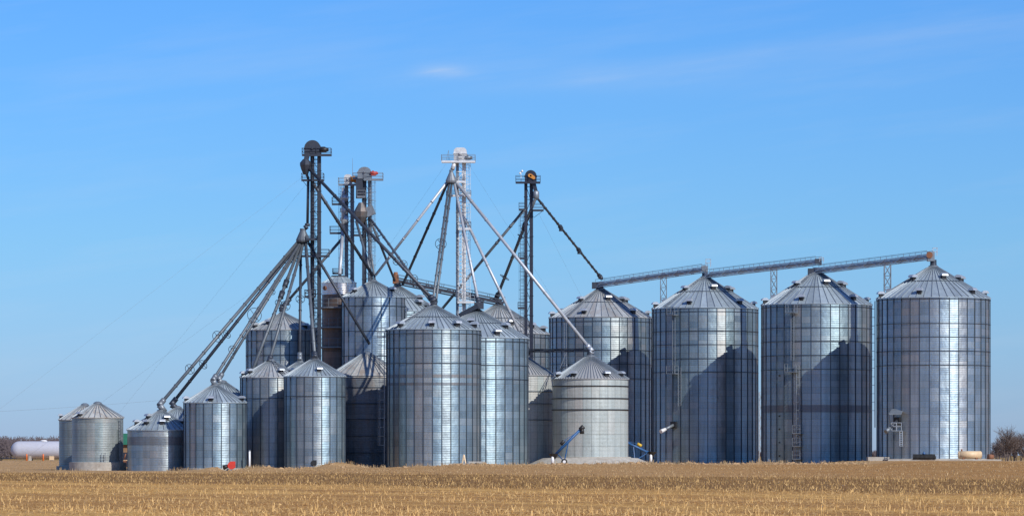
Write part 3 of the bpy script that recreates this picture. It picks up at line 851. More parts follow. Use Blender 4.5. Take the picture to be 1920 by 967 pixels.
for i in range(20):
    a0, a1 = 2 * PI * i / 20, 2 * PI * (i + 1) / 20; k = len(mb.v)
    mb.v += [tuple(polar((cx, D), r + .12, a0, Z(531, D))), tuple(polar((cx, D), r + .12, a1, Z(531, D))), tuple(polar((cx, D), .8, a1, Z(518, D))), tuple(polar((cx, D), .8, a0, Z(518, D)))]
    mb.face((k, k + 1, k + 2, k + 3), ((i + .1, 0), (i + .9, 0), (i + .9, 1), (i + .1, 1)))
    mb.beam(polar((cx, D), r + .12, a0, Z(531, D) + .03), polar((cx, D), .8, a0, Z(518, D) + .03), .06)
rfo = part('roof', mb, M['roof'], t)
part('roof_platform', MB().lathe((cx, D, Z(518, D) - .1), [(1.0, 0), (1.0, .18)], 20, False), M['tower_dark'], rfo)
for py in (577, 614, 651):
    z = Z(py, D)
    mb = MB().lathe((cx, D, z - .12), [(r + .02, 0), (r + .95, 0), (r + .95, .16), (r + .02, .16)], 40, False, False)
    po = part('walkway', mb, M['mid'], t)
    mb = MB()
    for hh in (.55, 1.1): mb.torus((cx, D, z + hh), (0, 0, 1), r + .9, .03, 40, 4)
    for i in range(16):
        p = polar((cx, D), r + .9, 2 * PI * i / 16, z); mb.beam(p, p + Vector((0, 0, 1.1)), .05)
    part('railing', mb, M['mid'], po)

# ------------------------------------------------------------------ bucket elevators
def platform(t, x0, x1, py, d, y0=-1.1, y1=1.1, mat='tower_dark', rail=12, th=.14, name='platform', sides=True, railmat=None):
    z = Z(py, d); xa, xb = X(x0, d), X(x1, d)
    mb = MB().box(((xa + xb) / 2, d + (y0 + y1) / 2, z), (xb - xa, y1 - y0, th))
    mb.beam((xa, d + y0, z - .12), (xb, d + y0, z - .12), .1, .18)
    po = part(name, mb, M[mat], t)
    h = W(rail, d); mb = MB()
    n = max(2, int(round((xb - xa) / 1.8)) + 1)
    for i in range(n):
        x = xa + (xb - xa) * i / (n - 1)
        for y in (y0, y1): mb.beam((x, d + y, z), (x, d + y, z + h), .055)
    for hh in (h * .5, h):
        for y in (y0, y1): mb.beam((xa, d + y, z + hh), (xb, d + y, z + hh), .055)
        for x in (xa, xb): mb.beam((x, d + y0, z + hh), (x, d + y1, z + hh), .055)
    part('railing', mb, M[railmat or mat], po)
    return po

def leg_box(t, x0, x1, ytop, d, mat, dep=.55):
    xa, xb = X(x0, d), X(x1, d); gz = H(xa, d) - .2; zt = Z(ytop, d)
    mb = MB().box(((xa + xb) / 2, d, (gz + zt) / 2), (xb - xa, dep, zt - gz))
    z = gz + 1.5
    while z < zt:
        mb.box(((xa + xb) / 2, d, z), (xb - xa + .10, dep + .10, .09)); z += 2.6
    part('leg', mb, M[mat], t)

def tower_ladder(t, px, ytop, d, mat, cage=True, yoff=-.7, w=.42):
    x = X(px, d); gz = H(x, d); zt = Z(ytop, d); y = d + yoff
    mb = MB()
    for s in (-1, 1): mb.beam((x + s * w / 2, y, gz), (x + s * w / 2, y, zt), .055)
    z = gz
    while z < zt: mb.beam((x - w / 2, y, z), (x + w / 2, y, z), .045); z += .45
    lo = part('ladder', mb, M[mat], t)
    if cage:
        mb = MB(); z = gz + 2.5
        while z < zt:
            pts = [Vector((x + math.cos(q) * .42, y - math.sin(q) * .75, z)) for q in np.linspace(0, PI, 8)]
            for p, q in zip(pts[:-1], pts[1:]): mb.beam(p, q, .045)
            z += 1.2
        for q in (.3, 1.57, 2.84): mb.beam((x + math.cos(q) * .42, y - math.sin(q) * .75, gz + 2.5), (x + math.cos(q) * .42, y - math.sin(q) * .75, zt), .035)
        part('ladder_cage', mb, M[mat], lo)

def braces(t, x0, x1, y0, y1, d, mat, step=27, w=.08, cross=True, dep=0):
    mb = MB(); py = y0; k = 0
    while py < y1:
        mb.beam(P(x0, py, d + dep), P(x1, py, d + dep), w)
        if cross:
            a, b_ = (x0, x1) if k % 2 == 0 else (x1, x0)
            mb.beam(P(a, py, d + dep), P(b_, min(py + step, y1), d + dep), w * .8)
        py += step; k += 1
    part('bracing', mb, M[mat], t)

def head_shape(t, x0, x1, y0, y1, d, mat, dep=1.0, corner=None, name='head'):
    """rounded bucket elevator head: round top over a box body with a flared foot"""
    xa, xb, zt, zb = X(x0, d), X(x1, d), Z(y0, d), Z(y1, d)
    w = xb - xa; hgt = zt - zb; rr = w / 2; cz = zt - min(rr, hgt * .6)
    ry = zt - cz
    pts = [Vector((xa, d - dep / 2, zb))]
    if corner:
        k = corner * w; cz = zb + hgt * .55
        for cxx, q0 in ((xa + k, PI), (xb - k, PI / 2)):
            for q in np.linspace(q0, q0 - PI / 2, 7): pts.append(Vector((cxx + math.cos(q) * k, d - dep / 2, zt - k + math.sin(q) * k)))
    else:
        for q in np.linspace(PI, 0, 15): pts.append(Vector(((xa + xb) / 2 + math.cos(q) * rr, d - dep / 2, cz + math.sin(q) * ry)))
    pts.append(Vector((xb, d - dep / 2, zb)))
    mb = MB().prism(pts[::-1], (0, dep, 0))
    mb.box(((xa + xb) / 2, d, cz), (w + .12, dep + .12, .12))
    mb.box(((xa + xb) / 2, d - dep / 2, (cz + zb) / 2), (w * .3, .1, (cz - zb) * .7))
    mb.beam(((xa + xb) / 2, d - dep / 2 - .25, cz), ((xa + xb) / 2, d + dep / 2 + .25, cz), .22)
    part(name, mb, M[mat], t)

def motor(t, px, py, d, mat, w=.9, h=.55, y=-1.0):
    p = P(px, py, d) + Vector((0, y, 0))
    mb = MB().tube(p - Vector((w / 2, 0, 0)), p + Vector((w / 2, 0, 0)), h / 2, h / 2, 14)
    mb.tube(p + Vector((w / 2, 0, 0)), p + Vector((w / 2 + .15, 0, 0)), h * .35, h * .35, 12)
    mb.box(p + Vector((0, 0, -h * .5)), (w * .7, h * .8, .12))
    mb.box(p + Vector((-w * .1, 0, h * .5)), (w * .3, h * .4, .2))
    part('motor', mb, M[mat], t)

def cone_dist(t, px, ytop, ybase, halfw, d, mat, name='distributor', topw=.25):
    p = P(px, ybase, d); h = W(ybase - ytop, d); r = W(halfw, d)
    mb = MB().lathe(p, [(r * .5, -.35), (r * .92, -.18), (r, 0), (r, .12), (topw, h), (topw, h + .3)], 14, False)
    return part(name, mb, M[mat], t)

# --- dark tower on the left
D1 = 487
t = thing('bucket_elevator', (X(591, D1), D1, H(X(591, D1), D1)), 'tallest dark bucket elevator with a hooded head, left of the group', 'bucket elevator', 'bucket elevator towers')
leg_box(t, 582, 589.5, 292, D1, 'tower_dark'); leg_box(t, 595, 602, 292, D1, 'tower_dark')
braces(t, 586, 599, 300, 700, D1, 'tower_dark', step=22)
tower_ladder(t, 592.5, 296, D1, 'tower_dark')
head_shape(t, 571, 602, 264, 291, D1, 'tower_dark', 2.0)
mb = MB().box(P(603, 278, D1), (1.0, 1.5, .25)); part('drive_guard', mb, M['black'], t)
motor(t, 608, 282, D1, 'black')
platform(t, 567, 621, 291, D1)
platform(t, 566, 607, 338, D1); platform(t, 561, 617, 480, D1); platform(t, 572, 592, 556, D1, -1.4, .2); platform(t, 575, 596, 449, D1, -1.8, .2, rail=6)
mb = MB().beam(P(576, 291, D1 - .9), P(573, 305, D1 - .9), .7, .6); part('chute', mb, M['tower_dark'], t)
mb = MB().lathe(P(573, 318, D1 - .9), [(.3, -.6), (.55, 0), (.72, .55), (.72, .85), (.35, 1.3)], 8, False)
part('valve_box', mb, M['tower_dark'], t)
mb = MB().path([P(573, 322, D1 - .9), P(578, 335, D1 - .9), P(576.5, 421, D1 - .9)], .17); mb.path([P(576.5, 419, D1 - .9), P(576, 424, D1 - .9), P(571, 428, D1 - .9)], .32)
part('drop_pipe', mb, M['tower_dark'], t)
cone_dist(t, 568, 433, 451, 13, D1 - .9, 'pipe_mid', topw=.38)
mb = MB().beam(P(567, 338, D1), P(578, 352, D1), .06); part('knee_brace', mb, M['tower_dark'], t)
# --- grey twin towers behind the dryer
D2 = 509
t = thing('bucket_elevator', (X(656, D2), D2, H(X(656, D2), D2)), 'grey bucket elevator with an orange drive motor, above the dryer', 'bucket elevator', 'bucket elevator towers')
leg_box(t, 646, 653, 348, D2, 'tower_grey'); leg_box(t, 657, 664, 348, D2, 'tower_grey')
braces(t, 649, 661, 352, 560, D2, 'tower_grey', step=18, dep=-.4)
tower_ladder(t, 641, 350, D2, 'tower_grey')
head_shape(t, 646, 660, 328, 347, D2, 'tower_white', 2.0, .35)
motor(t, 665, 337, D2, 'orange', 1.0, .7); mb = MB().box(P(668, 338, D2 - .6), (.5, .3, .8)); part('belt_guard', mb, M['orange'], t)
platform(t, 635, 681, 346.5, D2, mat='tower_grey'); platform(t, 623, 652, 383, D2, mat='tower_dark'); platform(t, 619, 640, 437, D2, mat='tower_dark'); platform(t, 624, 642, 512, D2 - 3, mat='tower_dark', rail=8)
mb = MB().path([P(644, 352, D2 - 1), P(643, 430, D2 - 1.2), P(637, 515, 502)], .22); part('drop_pipe', mb, M['pipe_white'], t)
for py in (372, 395, 412):
    mb = MB().lathe(P(646, py, D2 - .8), [(.25, -.5), (.55, -.1), (.55, .25), (.25, .6)], 12); part('valve', mb, M['bright'], t)
mb = MB().tube(P(642, 330, D2), P(661, 300, D2), .02, .02, 5) if False else MB().tube(P(661, 330, D2), P(661, 297, D2), .03, .015, 6)
part('aerial', mb, M['wire'], t)
D3 = 506
t = thing('bucket_elevator', (X(688, D3), D3, H(X(688, D3), D3)), 'grey bucket elevator with a red drive motor and bulky hopper, above the tall shiny bin', 'bucket elevator', 'bucket elevator towers')
leg_box(t, 679, 687, 338, D3, 'tower_dark'); leg_box(t, 690, 697, 338, D3, 'tower_grey')
braces(t, 683, 694, 342, 560, D3, 'tower_grey', step=20)
tower_ladder(t, 699, 338, D3, 'tower_grey')
head_shape(t, 671, 697, 314, 336, D3, 'tower_grey', 2.0, .45)
motor(t, 701, 326, D3, 'red_dull', .85, .48)
platform(t, 683, 718, 337, D3, mat='tower_grey'); platform(t, 661, 686, 333, D3, .2, 1.4, mat='tower_grey', rail=9); platform(t, 670, 686, 369, D3, mat='tower_grey', rail=11); platform(t, 663, 684, 441, D3, mat='tower_dark')
mb = MB().beam(P(674, 336, D3 - .5), P(674, 372, D3 - .5), .9, .8); part('chute', mb, M['tower_dark'], t)
p = P(677, 400, D3 - 1.2)
mb = MB().lathe(p, [(.3, -1.4), (.85, -.5), (.95, .2), (.7, .7), (.3, 1.4)], 8, False); part('distributor', mb, M['hopper'], t)
mb = MB().beam(P(690, 388, D3 - 1), P(697, 404, D3 - 1), .9, 1.2); part('stair_flight', mb, M['tower_grey'], t)
# --- pale tower in the middle
D4 = 495
t = thing('bucket_elevator', (X(864, D4), D4, H(X(864, D4), D4)), 'whitish bucket elevator with a wide railed crown, in the middle', 'bucket elevator', 'bucket elevator towers')
leg_box(t, 855, 860.5, 303, D4, 'tower_grey'); leg_box(t, 866.5, 873, 303, D4, 'tower_white')
braces(t, 858, 870, 308, 620, D4, 'tower_white', step=14, w=.09, dep=-.35)
tower_ladder(t, 876.5, 306, D4, 'tower_white', yoff=-.2); tower_ladder(t, 863.5, 340, D4, 'tower_white', cage=False)
head_shape(t, 851, 875, 278, 302, D4, 'tower_white', 2.2, .3)
motor(t, 878, 297, D4, 'mid', .8, .5)
platform(t, 828, 891, 303.5, D4, mat='tower_white', y0=-1.3, y1=1.3, railmat='tower_grey'); platform(t, 853, 872, 341, D4, mat='tower_white', rail=9, railmat='tower_grey'); platform(t, 837, 883, 367, D4, mat='tower_white', rail=9, railmat='tower_grey'); platform(t, 859, 883, 429, D4, mat='tower_white', rail=12, railmat='tower_grey'); platform(t, 858, 890, 566, D4, mat='tower_white', rail=12, railmat='tower_grey')
mb = MB().path([P(853, 304, D4 - .9), P(848, 318, D4 - 1.2)], .28); part('chute', mb, M['tower_white'], t)
cone_dist(t, 846, 323, 340, 10.5, D4 - 1.2, 'tower_grey')
mb = MB().beam(P(842, 300, D4), P(841, 282, D4), .05); mb.beam(P(841, 282, D4), P(837, 300, D4), .04); part('hoist_arm', mb, M['mid'], t)
# --- black tower on the right
D5 = 505
t = thing('bucket_elevator', (X(991, D5), D5, H(X(991, D5), D5)), 'black bucket elevator with an orange belt guard, rightmost tower', 'bucket elevator', 'bucket elevator towers')
leg_box(t, 983, 989, 344, D5, 'tower_black'); leg_box(t, 993, 999.5, 344, D5, 'tower_black')
braces(t, 987, 995, 350, 690, D5, 'tower_black', step=24)
tower_ladder(t, 979, 394, D5, 'tower_dark', yoff=0)
head_shape(t, 984, 1006, 320, 343, D5, 'tower_black', 2.0)
mb = MB()
pts = [P(990.5, 331, D5 - 1.25), P(990, 328, D5 - 1.25), P(992, 325.5, D5 - 1.25), P(996, 326, D5 - 1.25), P(1003, 331, D5 - 1.25), P(1003.5, 335, D5 - 1.25), P(1001, 336.5, D5 - 1.25)]
mb.prism(pts, (0, .25, 0))
part('belt_guard', mb, M['orange'], t)
platform(t, 967, 1013, 342.5, D5, mat='tower_black'); platform(t, 999, 1019, 394.5, D5, mat='tower_dark'); platform(t, 973, 984, 393, D5, mat='tower_dark'); platform(t, 972, 984, 484, D5, mat='tower_dark', rail=9); platform(t, 971, 984, 577, D5, mat='tower_dark', rail=10)
mb = MB().beam(P(1001, 344, D5 - .6), P(1005, 360, D5 - .6), .5, .5); part('chute', mb, M['tower_black'], t)
p = P(1005, 370, D5 - .6); mb = MB().lathe(p, [(.25, -.35), (.42, 0), (.42, .72), (.22, .9)], 14); part('distributor', mb, M['mid'], t)
mb = MB().beam(P(1017, 396, D5), P(1001, 408, D5), .05); part('knee_brace', mb, M['tower_dark'], t)
t = thing('wind_sensor', P(978, 343, D5), 'little white weather vane on the black tower head platform', 'wind sensor')
part('mast', MB().beam(P(977, 343, D5), P(977, 322, D5), .06), M['white'], t)
mb = MB().tube(P(975, 324, D5), P(980, 319, D5), .05, .05, 6); mb.lathe(P(979, 321, D5), [(.02, -.18), (.18, 0), (.02, .18)], 10); mb.lathe(P(975, 325, D5), [(.02, -.15), (.15, 0), (.02, .15)], 10)
part('vane', mb, M['white'], t)

# ------------------------------------------------------------------ spouts
def spout(label, p0, p1, w=6.2, mat='pipe_mid', rings=(), couplings=(), boot=None, group='grain spouts from the towers', twin=0.0):
    p0, p1 = Vector(p0), Vector(p1)
    r = W(w, 490) / 2
    t = thing('grain_spout', p1, label, 'grain spout', group)
    d = (p1 - p0).normalized()
    mb = MB().tube(p0, p1, r, r, 14)
    n = int((p1 - p0).length / 3.0)
    for i in range(1, n):
        q = p0.lerp(p1, i / n); mb.tube(q - d * .05, q + d * .05, r + .05, r + .05, 12)
    part('pipe', mb, M[mat], t)
    for f, rr in rings:
        q = p0.lerp(p1, f); rad = W(rr, 490)
        u = d.cross(Vector((0, 1, 0))).normalized(); v = d.cross(u)
        ax = (d + Vector((0, -.55, .25))).normalized()
        mb = MB().torus(q, ax, rad, .038, 28, 5)
        u = ax.cross(Vector((0, 0, 1))).normalized(); v = ax.cross(u)
        for k in range(4):
            e = u * math.cos(k * PI / 2 + .6) + v * math.sin(k * PI / 2 + .6)
            mb.beam(q, q + e * rad, .06)
        part('brace_ring', mb, M['pipe_dark'], t)
    for f in couplings:
        q = p0.lerp(p1, f)
        part('coupling', MB().tube(q - d * .55, q + d * .55, r + .16, r + .10, 12).box(q + Vector((0, 0, -.2)), (.5, .5, .6)), M['tower_dark'], t)
    if boot:
        e = p1 + Vector((W(boot[0], 480), 0, -W(boot[1], 480)))
        mb = MB().path([p1 - d * .5, p1, p1 + d * .6], r + .14, 12)
        mb.tube(p1 + d * .5, e, r + .2, r + .08, 12)
        part('boot', mb, M[boot[2]], t)
    return t
dist1 = lambda dx, dy=0, dd=-.9: P(568 + dx, 453 + dy, D1 + dd)
spout('long spout to the low bin with big vents, outermost of the fan', dist1(-9), P(303, 754, 466), 6.0, 'pipe_mid', [(.60, 10), (.80, 9)], boot=(7, 17, 'mid'))
spout('long spout to the rear low bin, just inside the outermost one', dist1(-6, 1), P(326, 752, 482), 6.0, 'pipe_dark', [(.58, 8), (.77, 9)], boot=(7, 14, 'pipe_dark'))
spout('spout with a big brace ring reaching the ribbed bin with the red fan', dist1(-4, 1), P(402, 708, 461), 5.2, 'pipe_mid', [(.55, 13), (.80, 7)], boot=(2, 15, 'mid'))
spout('spout reaching the bin hidden behind the red-fan bin', dist1(-2, 2), P(413, 706, 475), 5.2, 'pipe_mid', [(.37, 6)], boot=(4, 12, 'mid'))
b = BINS['e']
spout('spout with a dark valve landing on the left slope of the half-shadowed bin', dist1(-3, 2), P(474, 693, 471.5), 6.0, 'pipe_mid', [(.48, 6)], couplings=[(.33), (.42)])
spout('spout landing on the peak of the half-shadowed ribbed bin', dist1(1, 2), P(506, 673, 469.5), 5.5, 'pipe_mid', [(.55, 9)], boot=(2, 6, 'pipe_dark'))
spout('thin dark spout dropping to the roof tip wedged between two ribbed bins', dist1(-4, 2), P(562, 668, 477), 5.0, 'pipe_dark', [(.50, 8)], boot=(1, 12, 'mid'))
spout('steep spout dropping to the sunlit ribbed bin with the black fan', dist1(5, 2), P(590, 666, 462), 6.0, 'pipe_mid', [(.47, 8)], boot=(0, 8, 'pipe_dark'))
spout('straight spout running right and ending above the rusty roof', dist1(10, 2), P(693, 645, 486), 5.4, 'pipe_dark')
spout('highest long dark spout from the tallest tower to the broad front bin', P(577, 314, D1 - .9), P(811, 560, 468), 6.0, 'pipe_dark', [(.535, 10), (.72, 7)], boot=(3, 14, 'pipe_dark'))
spout('lower dark spout from the tallest tower to the tall shiny bin', P(588, 345, D1 - .9), P(699, 516, 497), 6.0, 'pipe_dark')
# from the twin grey towers
spout('grey spout running left from the twin grey towers to the shaded back bin', P(640, 449, D2 - 1), P(531, 574, 511), 5.5, 'pipe_mid', couplings=[.93], boot=(0, 10, 'pipe_dark'))
dist3 = lambda dx, dy=0: P(677 + dx, 418 + dy, D3 - 1.2)
spout('short steep grey spout from the red-motor tower to the tall shiny bin', dist3(-9, -3), P(698, 522, 497), 5, 'pipe_mid')
spout('thin steep spout right of the red-motor tower', dist3(9, -2), P(703, 524, 497), 4, 'pipe_mid')
spout('pale brace-ringed spout from the red-motor tower to the bin with a sloping roof', dist3(15, -12), P(743, 533, 512), 4.6, 'pipe_mid', [(.30, 11)])
spout('grey spout from the red-motor tower towards the broad front bin', dist3(16, -10), P(806, 563, 470), 4.6, 'pipe_mid', [(.58, 7), (.75, 7)])
# pale tower
dist4 = lambda dx, dy=0: P(846 + dx, 343 + dy, D4 - 1.2)
spout('pale spout running left from the whitish tower to the tall shiny bin', dist4(-9), P(704, 516, 497), 5, 'pipe_white', couplings=())
spout('dark spout from the whitish tower down to the bin with a sloping roof', dist4(-8, 2), P(755, 534, 512), 5.2, 'pipe_dark')
spout('left one of the close pair of spouts dropping to the broad front bin', dist4(-4, 2), P(812, 562, 468), 4.6, 'pipe_mid', [(.53, 10)], boot=(1, 10, 'pipe_dark'))
spout('right one of the close pair of spouts dropping to the broad front bin', dist4(1, 2), P(818, 561, 469), 4.6, 'pipe_mid')
spout('pale spout from the whitish tower to the bin behind the broad front one', dist4(6, 2), P(897, 565, 481.5), 5.2, 'pipe_white', boot=(-2, 12, 'pipe_dark'))
spout('longest pale spout from the whitish tower to the pale whitish bin', dist4(11, 1), P(1105, 652, 487), 6.0, 'pipe_white', boot=(1, 10, 'bright'))
spout('pale spout from the lower landing of the whitish tower down to the narrow pale bin', P(872, 410, D4 - .6), P(977, 628, 491), 5.4, 'pipe_white', couplings=(), boot=(2, 30, 'pipe_mid'))
# black tower
spout('grey spout crossing left from the black tower behind the whitish tower', P(984, 392, D5 - .4), P(828, 580, 512), 5.4, 'pipe_mid', [(.28, 7)], couplings=())
spout('dark-topped spout from the black tower to the weathered-roof bin behind it', P(1004, 372, D5 - .8), P(932, 556, 516), 6, 'pipe_mid', [(.38, 7), (.80, 10)], couplings=[.28], boot=(2, 12, 'pipe_dark'))
spout('dark spout with two couplings running right from the black tower to the conveyor', P(1007, 371, D5 - .8), P(1124, 517, 551), 4.6, 'pipe_dark', couplings=[.36, .655], boot=(5, 6, 'pipe_dark'))

# ------------------------------------------------------------------ conveyors between the bins
def conveyor(label, p0, p1, mat='truss', depth=.66, rail=True, motor_end=None, pale=True, width=1.1, group='overhead grain conveyors'):
    p0, p1 = Vector(p0), Vector(p1)
    t = thing('conveyor', p0, label, 'conveyor', group)
    d = p1 - p0; L = d.length; dn = d.normalized()
    side = dn.cross(Vector((0, 0, 1))).normalized(); up = side.cross(dn)
    part('trough', MB().beam(p0, p1, width * .95, depth * .42), M[mat], t)
    mb = MB(); n = max(3, int(L / 1.5))
    for s in (-1, 1):
        e = side * s * width / 2
        mb.beam(p0 + e - up * depth / 2, p1 + e - up * depth / 2, .09)
        mb.beam(p0 + e + up * depth / 2, p1 + e + up * depth / 2, .09)
        for i in range(n):
            a, b = p0.lerp(p1, i / n), p0.lerp(p1, (i + 1) / n)
            k = 1 if i % 2 else -1
            mb.beam(a + e + up * k * depth / 2, b + e - up * k * depth / 2, .085)
    part('truss_frame', mb, M['bright' if pale else 'tower_dark'], t)
    if rail:
        mb = MB(); m = max(3, int(L / 2.0))
        for s in (-1, 1):
            e = side * s * width / 2
            for hh in (.42,): mb.beam(p0 + e + up * (depth / 2 + hh), p1 + e + up * (depth / 2 + hh), .045)
            for i in range(m + 1):
                a = p0.lerp(p1, i / m) + e + up * depth / 2; mb.beam(a, a + up * .42, .05)
        part('railing', mb, M['mid' if pale else 'tower_dark'], t)
    return t, dn, side, up

def ctop(key, py, px=None):
    b = BINS[key]; return P(px or b['px'], py, b['d'])
def drop(t, key, py0, w=.6, mat='mid'):
    b = BINS[key]; top = P(b['px'], py0, b['d']); bot = bin_top(key, 0.0)
    mb = MB().lathe(bot, [(.45, -.1), (.45, .2), (w / 2 + .12, .5), (w / 2 + .12, max(.7, top.z - bot.z))], 12, False)
    part('drop_box', mb, M[mat], t)

def cage(t, px, py, d, w=9, h=14, mat='bright'):
    z0 = P(px, py, d); ww = W(w, d); hh = W(h, d)
    mb = MB()
    for sx in (-1, 1):
        for sy in (-1, 1): mb.beam(z0 + Vector((sx * ww / 2, sy * .5, 0)), z0 + Vector((sx * ww / 2, sy * .5, hh)), .045)
    for f in (.5, 1):
        for sy in (-1, 1): mb.beam(z0 + Vector((-ww / 2, sy * .5, hh * f)), z0 + Vector((ww / 2, sy * .5, hh * f)), .045)
        for sx in (-1, 1): mb.beam(z0 + Vector((sx * ww / 2, -.5, hh * f)), z0 + Vector((sx * ww / 2, .5, hh * f)), .045)
    part('landing_rail', mb, M[mat], t)

t, *_ = conveyor('overhead conveyor from the brown-tinged big bin to the ladder bin', P(1122, 534, 551), P(1322, 505, 534))
drop(t, 'r1', 530, mat='pipe_dark'); part('inlet', MB().box(P(1119, 535, 551), (1.4, 1.2, .9)), M['tower_dark'], t)
mb = MB().box(P(1321, 504, 534), (.9, 1.0, .8)); mb.tube(P(1321, 503, 533.4), P(1321, 503, 534.6), .42, .42, 12); part('head', mb, M['mid'], t); cage(t, 1328, 500, 534)
t, *_ = conveyor('overhead conveyor from the ladder bin to the caged-ladder bin', P(1325, 516, 534), P(1535, 491, 517))
drop(t, 'r2', 512, mat='tower_dark'); mb = MB().box(P(1534, 490, 517), (.9, 1.0, .7)); part('head', mb, M['tower_dark'], t); cage(t, 1540, 491, 517, 8, 8)
t, *_ = conveyor('overhead conveyor reaching the brightest bin at the far right', P(1530, 508, 517), P(1744, 481, 500))
drop(t, 'r3', 502, mat='tower_dark'); mb = MB().box(P(1745, 481, 500), (.9, 1.2, 1.2)); hd = part('head', mb, M['mid'], t); part('drive_disc', MB().tube(P(1743, 478, 499.25), P(1743, 478, 499.45), .42, .42, 16), M['rust'], hd); cage(t, 1753, 479, 500, 8, 14)
drop(t, 'r4', 487, mat='tower_dark'); part('inlet', MB().box(P(1524, 509, 517), (1.3, 1.1, .8)), M['tower_dark'], t)
t, *_ = conveyor('dark overhead conveyor sloping down behind the whitish tower', P(742, 526, 512), P(943, 568, 516), 'tower_black', .8, True, None, False)
mb = MB().box(P(742, 524, 512), (.8, 1.0, 1.1)); mb.lathe(P(742, 517, 512), [(.25, -.3), (.35, 0), (.25, .5)], 12); part('motor', mb, M['rust'], t); drop(t, 'l', 528, mat='tower_dark'); drop(t, 'j', 562, mat='tower_dark')
t, *_ = conveyor('level walkway conveyor feeding the pale whitish bin', P(992, 657, 492), P(1104, 656, 487), 'tower_dark', .35, False, None, False, .6)
drop(t, 'w', 655, .6, 'pipe_dark'); mb = MB().beam(P(995, 669, 492), P(1100, 668, 487), .08); part('cable_tray', mb, M['mid'], t)
part('drop_box', MB().tube(P(992, 657, 492), P(984, 672, 493), .3, .3, 10), M['pipe_dark'], t)
mb = MB()
for a, b_ in (((1062, 661), (1050, 690)), ((1062, 661), (1063, 688)), ((1050, 690), (1063, 688)), ((1056, 676), (1063, 675)), ((1040, 700), (1062, 684))): mb.beam(P(*a, 488.5), P(*b_, 486), .07)
part('support_frame', mb, M['mid'], t)

def lattice(label, px, ytop, d, wpx, flare=None, mat='mid', group='lattice conveyor supports'):
    x = X(px, d); gz = H(x, d) - .1; zt = Z(ytop, d); w = W(wpx, d)
    t = thing('lattice_support', (x, d, gz), label, 'lattice support', group)
    cor = [(sx * w / 2, sy * w / 2) for sx, sy in ((-1, -1), (1, -1), (1, 1), (-1, 1))]
    for a, b_ in cor: part('post', MB().beam((x + a, d + b_, gz), (x + a, d + b_, zt), .09), M[mat], t)
    mb = MB(); step = 1.5; z = zt; k = 0
    while z - step > gz:
        for i in range(4):
            a, b_ = cor[i], cor[(i + 1) % 4]
            mb.beam((x + a[0], d + a[1], z), (x + b_[0], d + b_[1], z - step), .055); mb.beam((x + b_[0], d + b_[1], z), (x + a[0], d + a[1], z - step), .055)
            mb.beam((x + a[0], d + a[1], z), (x + b_[0], d + b_[1], z), .055)
        z -= step
    part('lacing', mb, M[mat], t)
    return t
t = thing('roof_chute', P(896, 574, 480), 'dark sloping chute lying on the roof of the second ringed bin', 'chute')
part('trough', MB().beam(P(862, 592, 481), P(897, 573, 480.5), .75, .55), M['tower_dark'], t)
part('cover', MB().beam(P(864, 586, 481), P(898, 568.5, 480.5), .5, .1), M['mid'], t)
part('hinge_box', MB().box(P(898, 573, 480.8), (1.2, 1.1, .8)), M['pipe_dark'], t)
lattice('lattice support under the conveyor leaving the brown-tinged big bin', 1244, 519, 546, 11)
lattice('lattice support under the middle conveyor of the big bins', 1451, 502, 531, 11)
lattice('lattice support under the conveyor reaching the brightest big bin', 1664, 496, 514, 12)
lattice('white lattice mast glimpsed in the gap between two big bins', 1426.5, 735, 566, 6, mat='bright', group=None)

# ------------------------------------------------------------------ small things at the foot of the bins
def fan(label, px, py, d, rpx, mat, box=True):
    p = P(px, py, d); r = W(rpx, d)
    p.z = max(p.z, H(p.x, d) + r)
    t = thing('aeration_fan', (p.x, d, H(p.x, d)), label, 'fan', 'fans at the foot of the bins')
    part('housing', MB().tube(p + Vector((0, -.3, 0)), p + Vector((0, .5, 0)), r, r, 20).box(p + Vector((r * .35, .1, r * .25)), (r * 1.3, .7, r * 1.7)), M[mat], t)
    if mat != 'red': part('intake', MB().tube(p + Vector((-.1, -.42, -.05)), p + Vector((-.1, -.3, -.05)), r * .62, r * .72, 16), M['black'], t)
    part('duct', MB().box(p + Vector((0, 1.1, -r * .2)), (r, 1.4, r)), M['mid'], t)
    part('stand', MB().box(Vector((p.x, d, (p.z - r + H(p.x, d)) / 2 - .1)), (r * 1.6, .9, max(.15, p.z - r - H(p.x, d) + .2))), M['mid'], t)
    return p, t
dd = 461 - BINS['d']['r'] - 2.2
p, t = fan('red fan on a stand at the foot of a ribbed bin', 434, 872, dd, 7, 'red')
mb = MB().tube(p + Vector((-.42, .1, -.05)), p + Vector((-.95, -.1, -.25)), .2, .30, 14); part('inlet_cone', mb, M['black'], t)
p, t = fan('round black fan at the foot of the sunlit ribbed bin', 588, 868, 462 - BINS['f']['r'] - 1.6, 5.5, 'black')
# white pipe post
dp = 458
x = X(468, dp)
t = thing('marker_post', (x, dp, H(x, dp)), 'short white pipe post in front of the half-shadowed bin', 'post')
part('post', MB().tube((x, dp, H(x, dp) - .3), (x, dp, Z(845, dp)), .11, .11, 10), M['white'], t)
part('cap', MB().tube((x, dp, Z(845, dp)), (x, dp, Z(844, dp) + .06), .13, .10, 10), M['mid'], t)
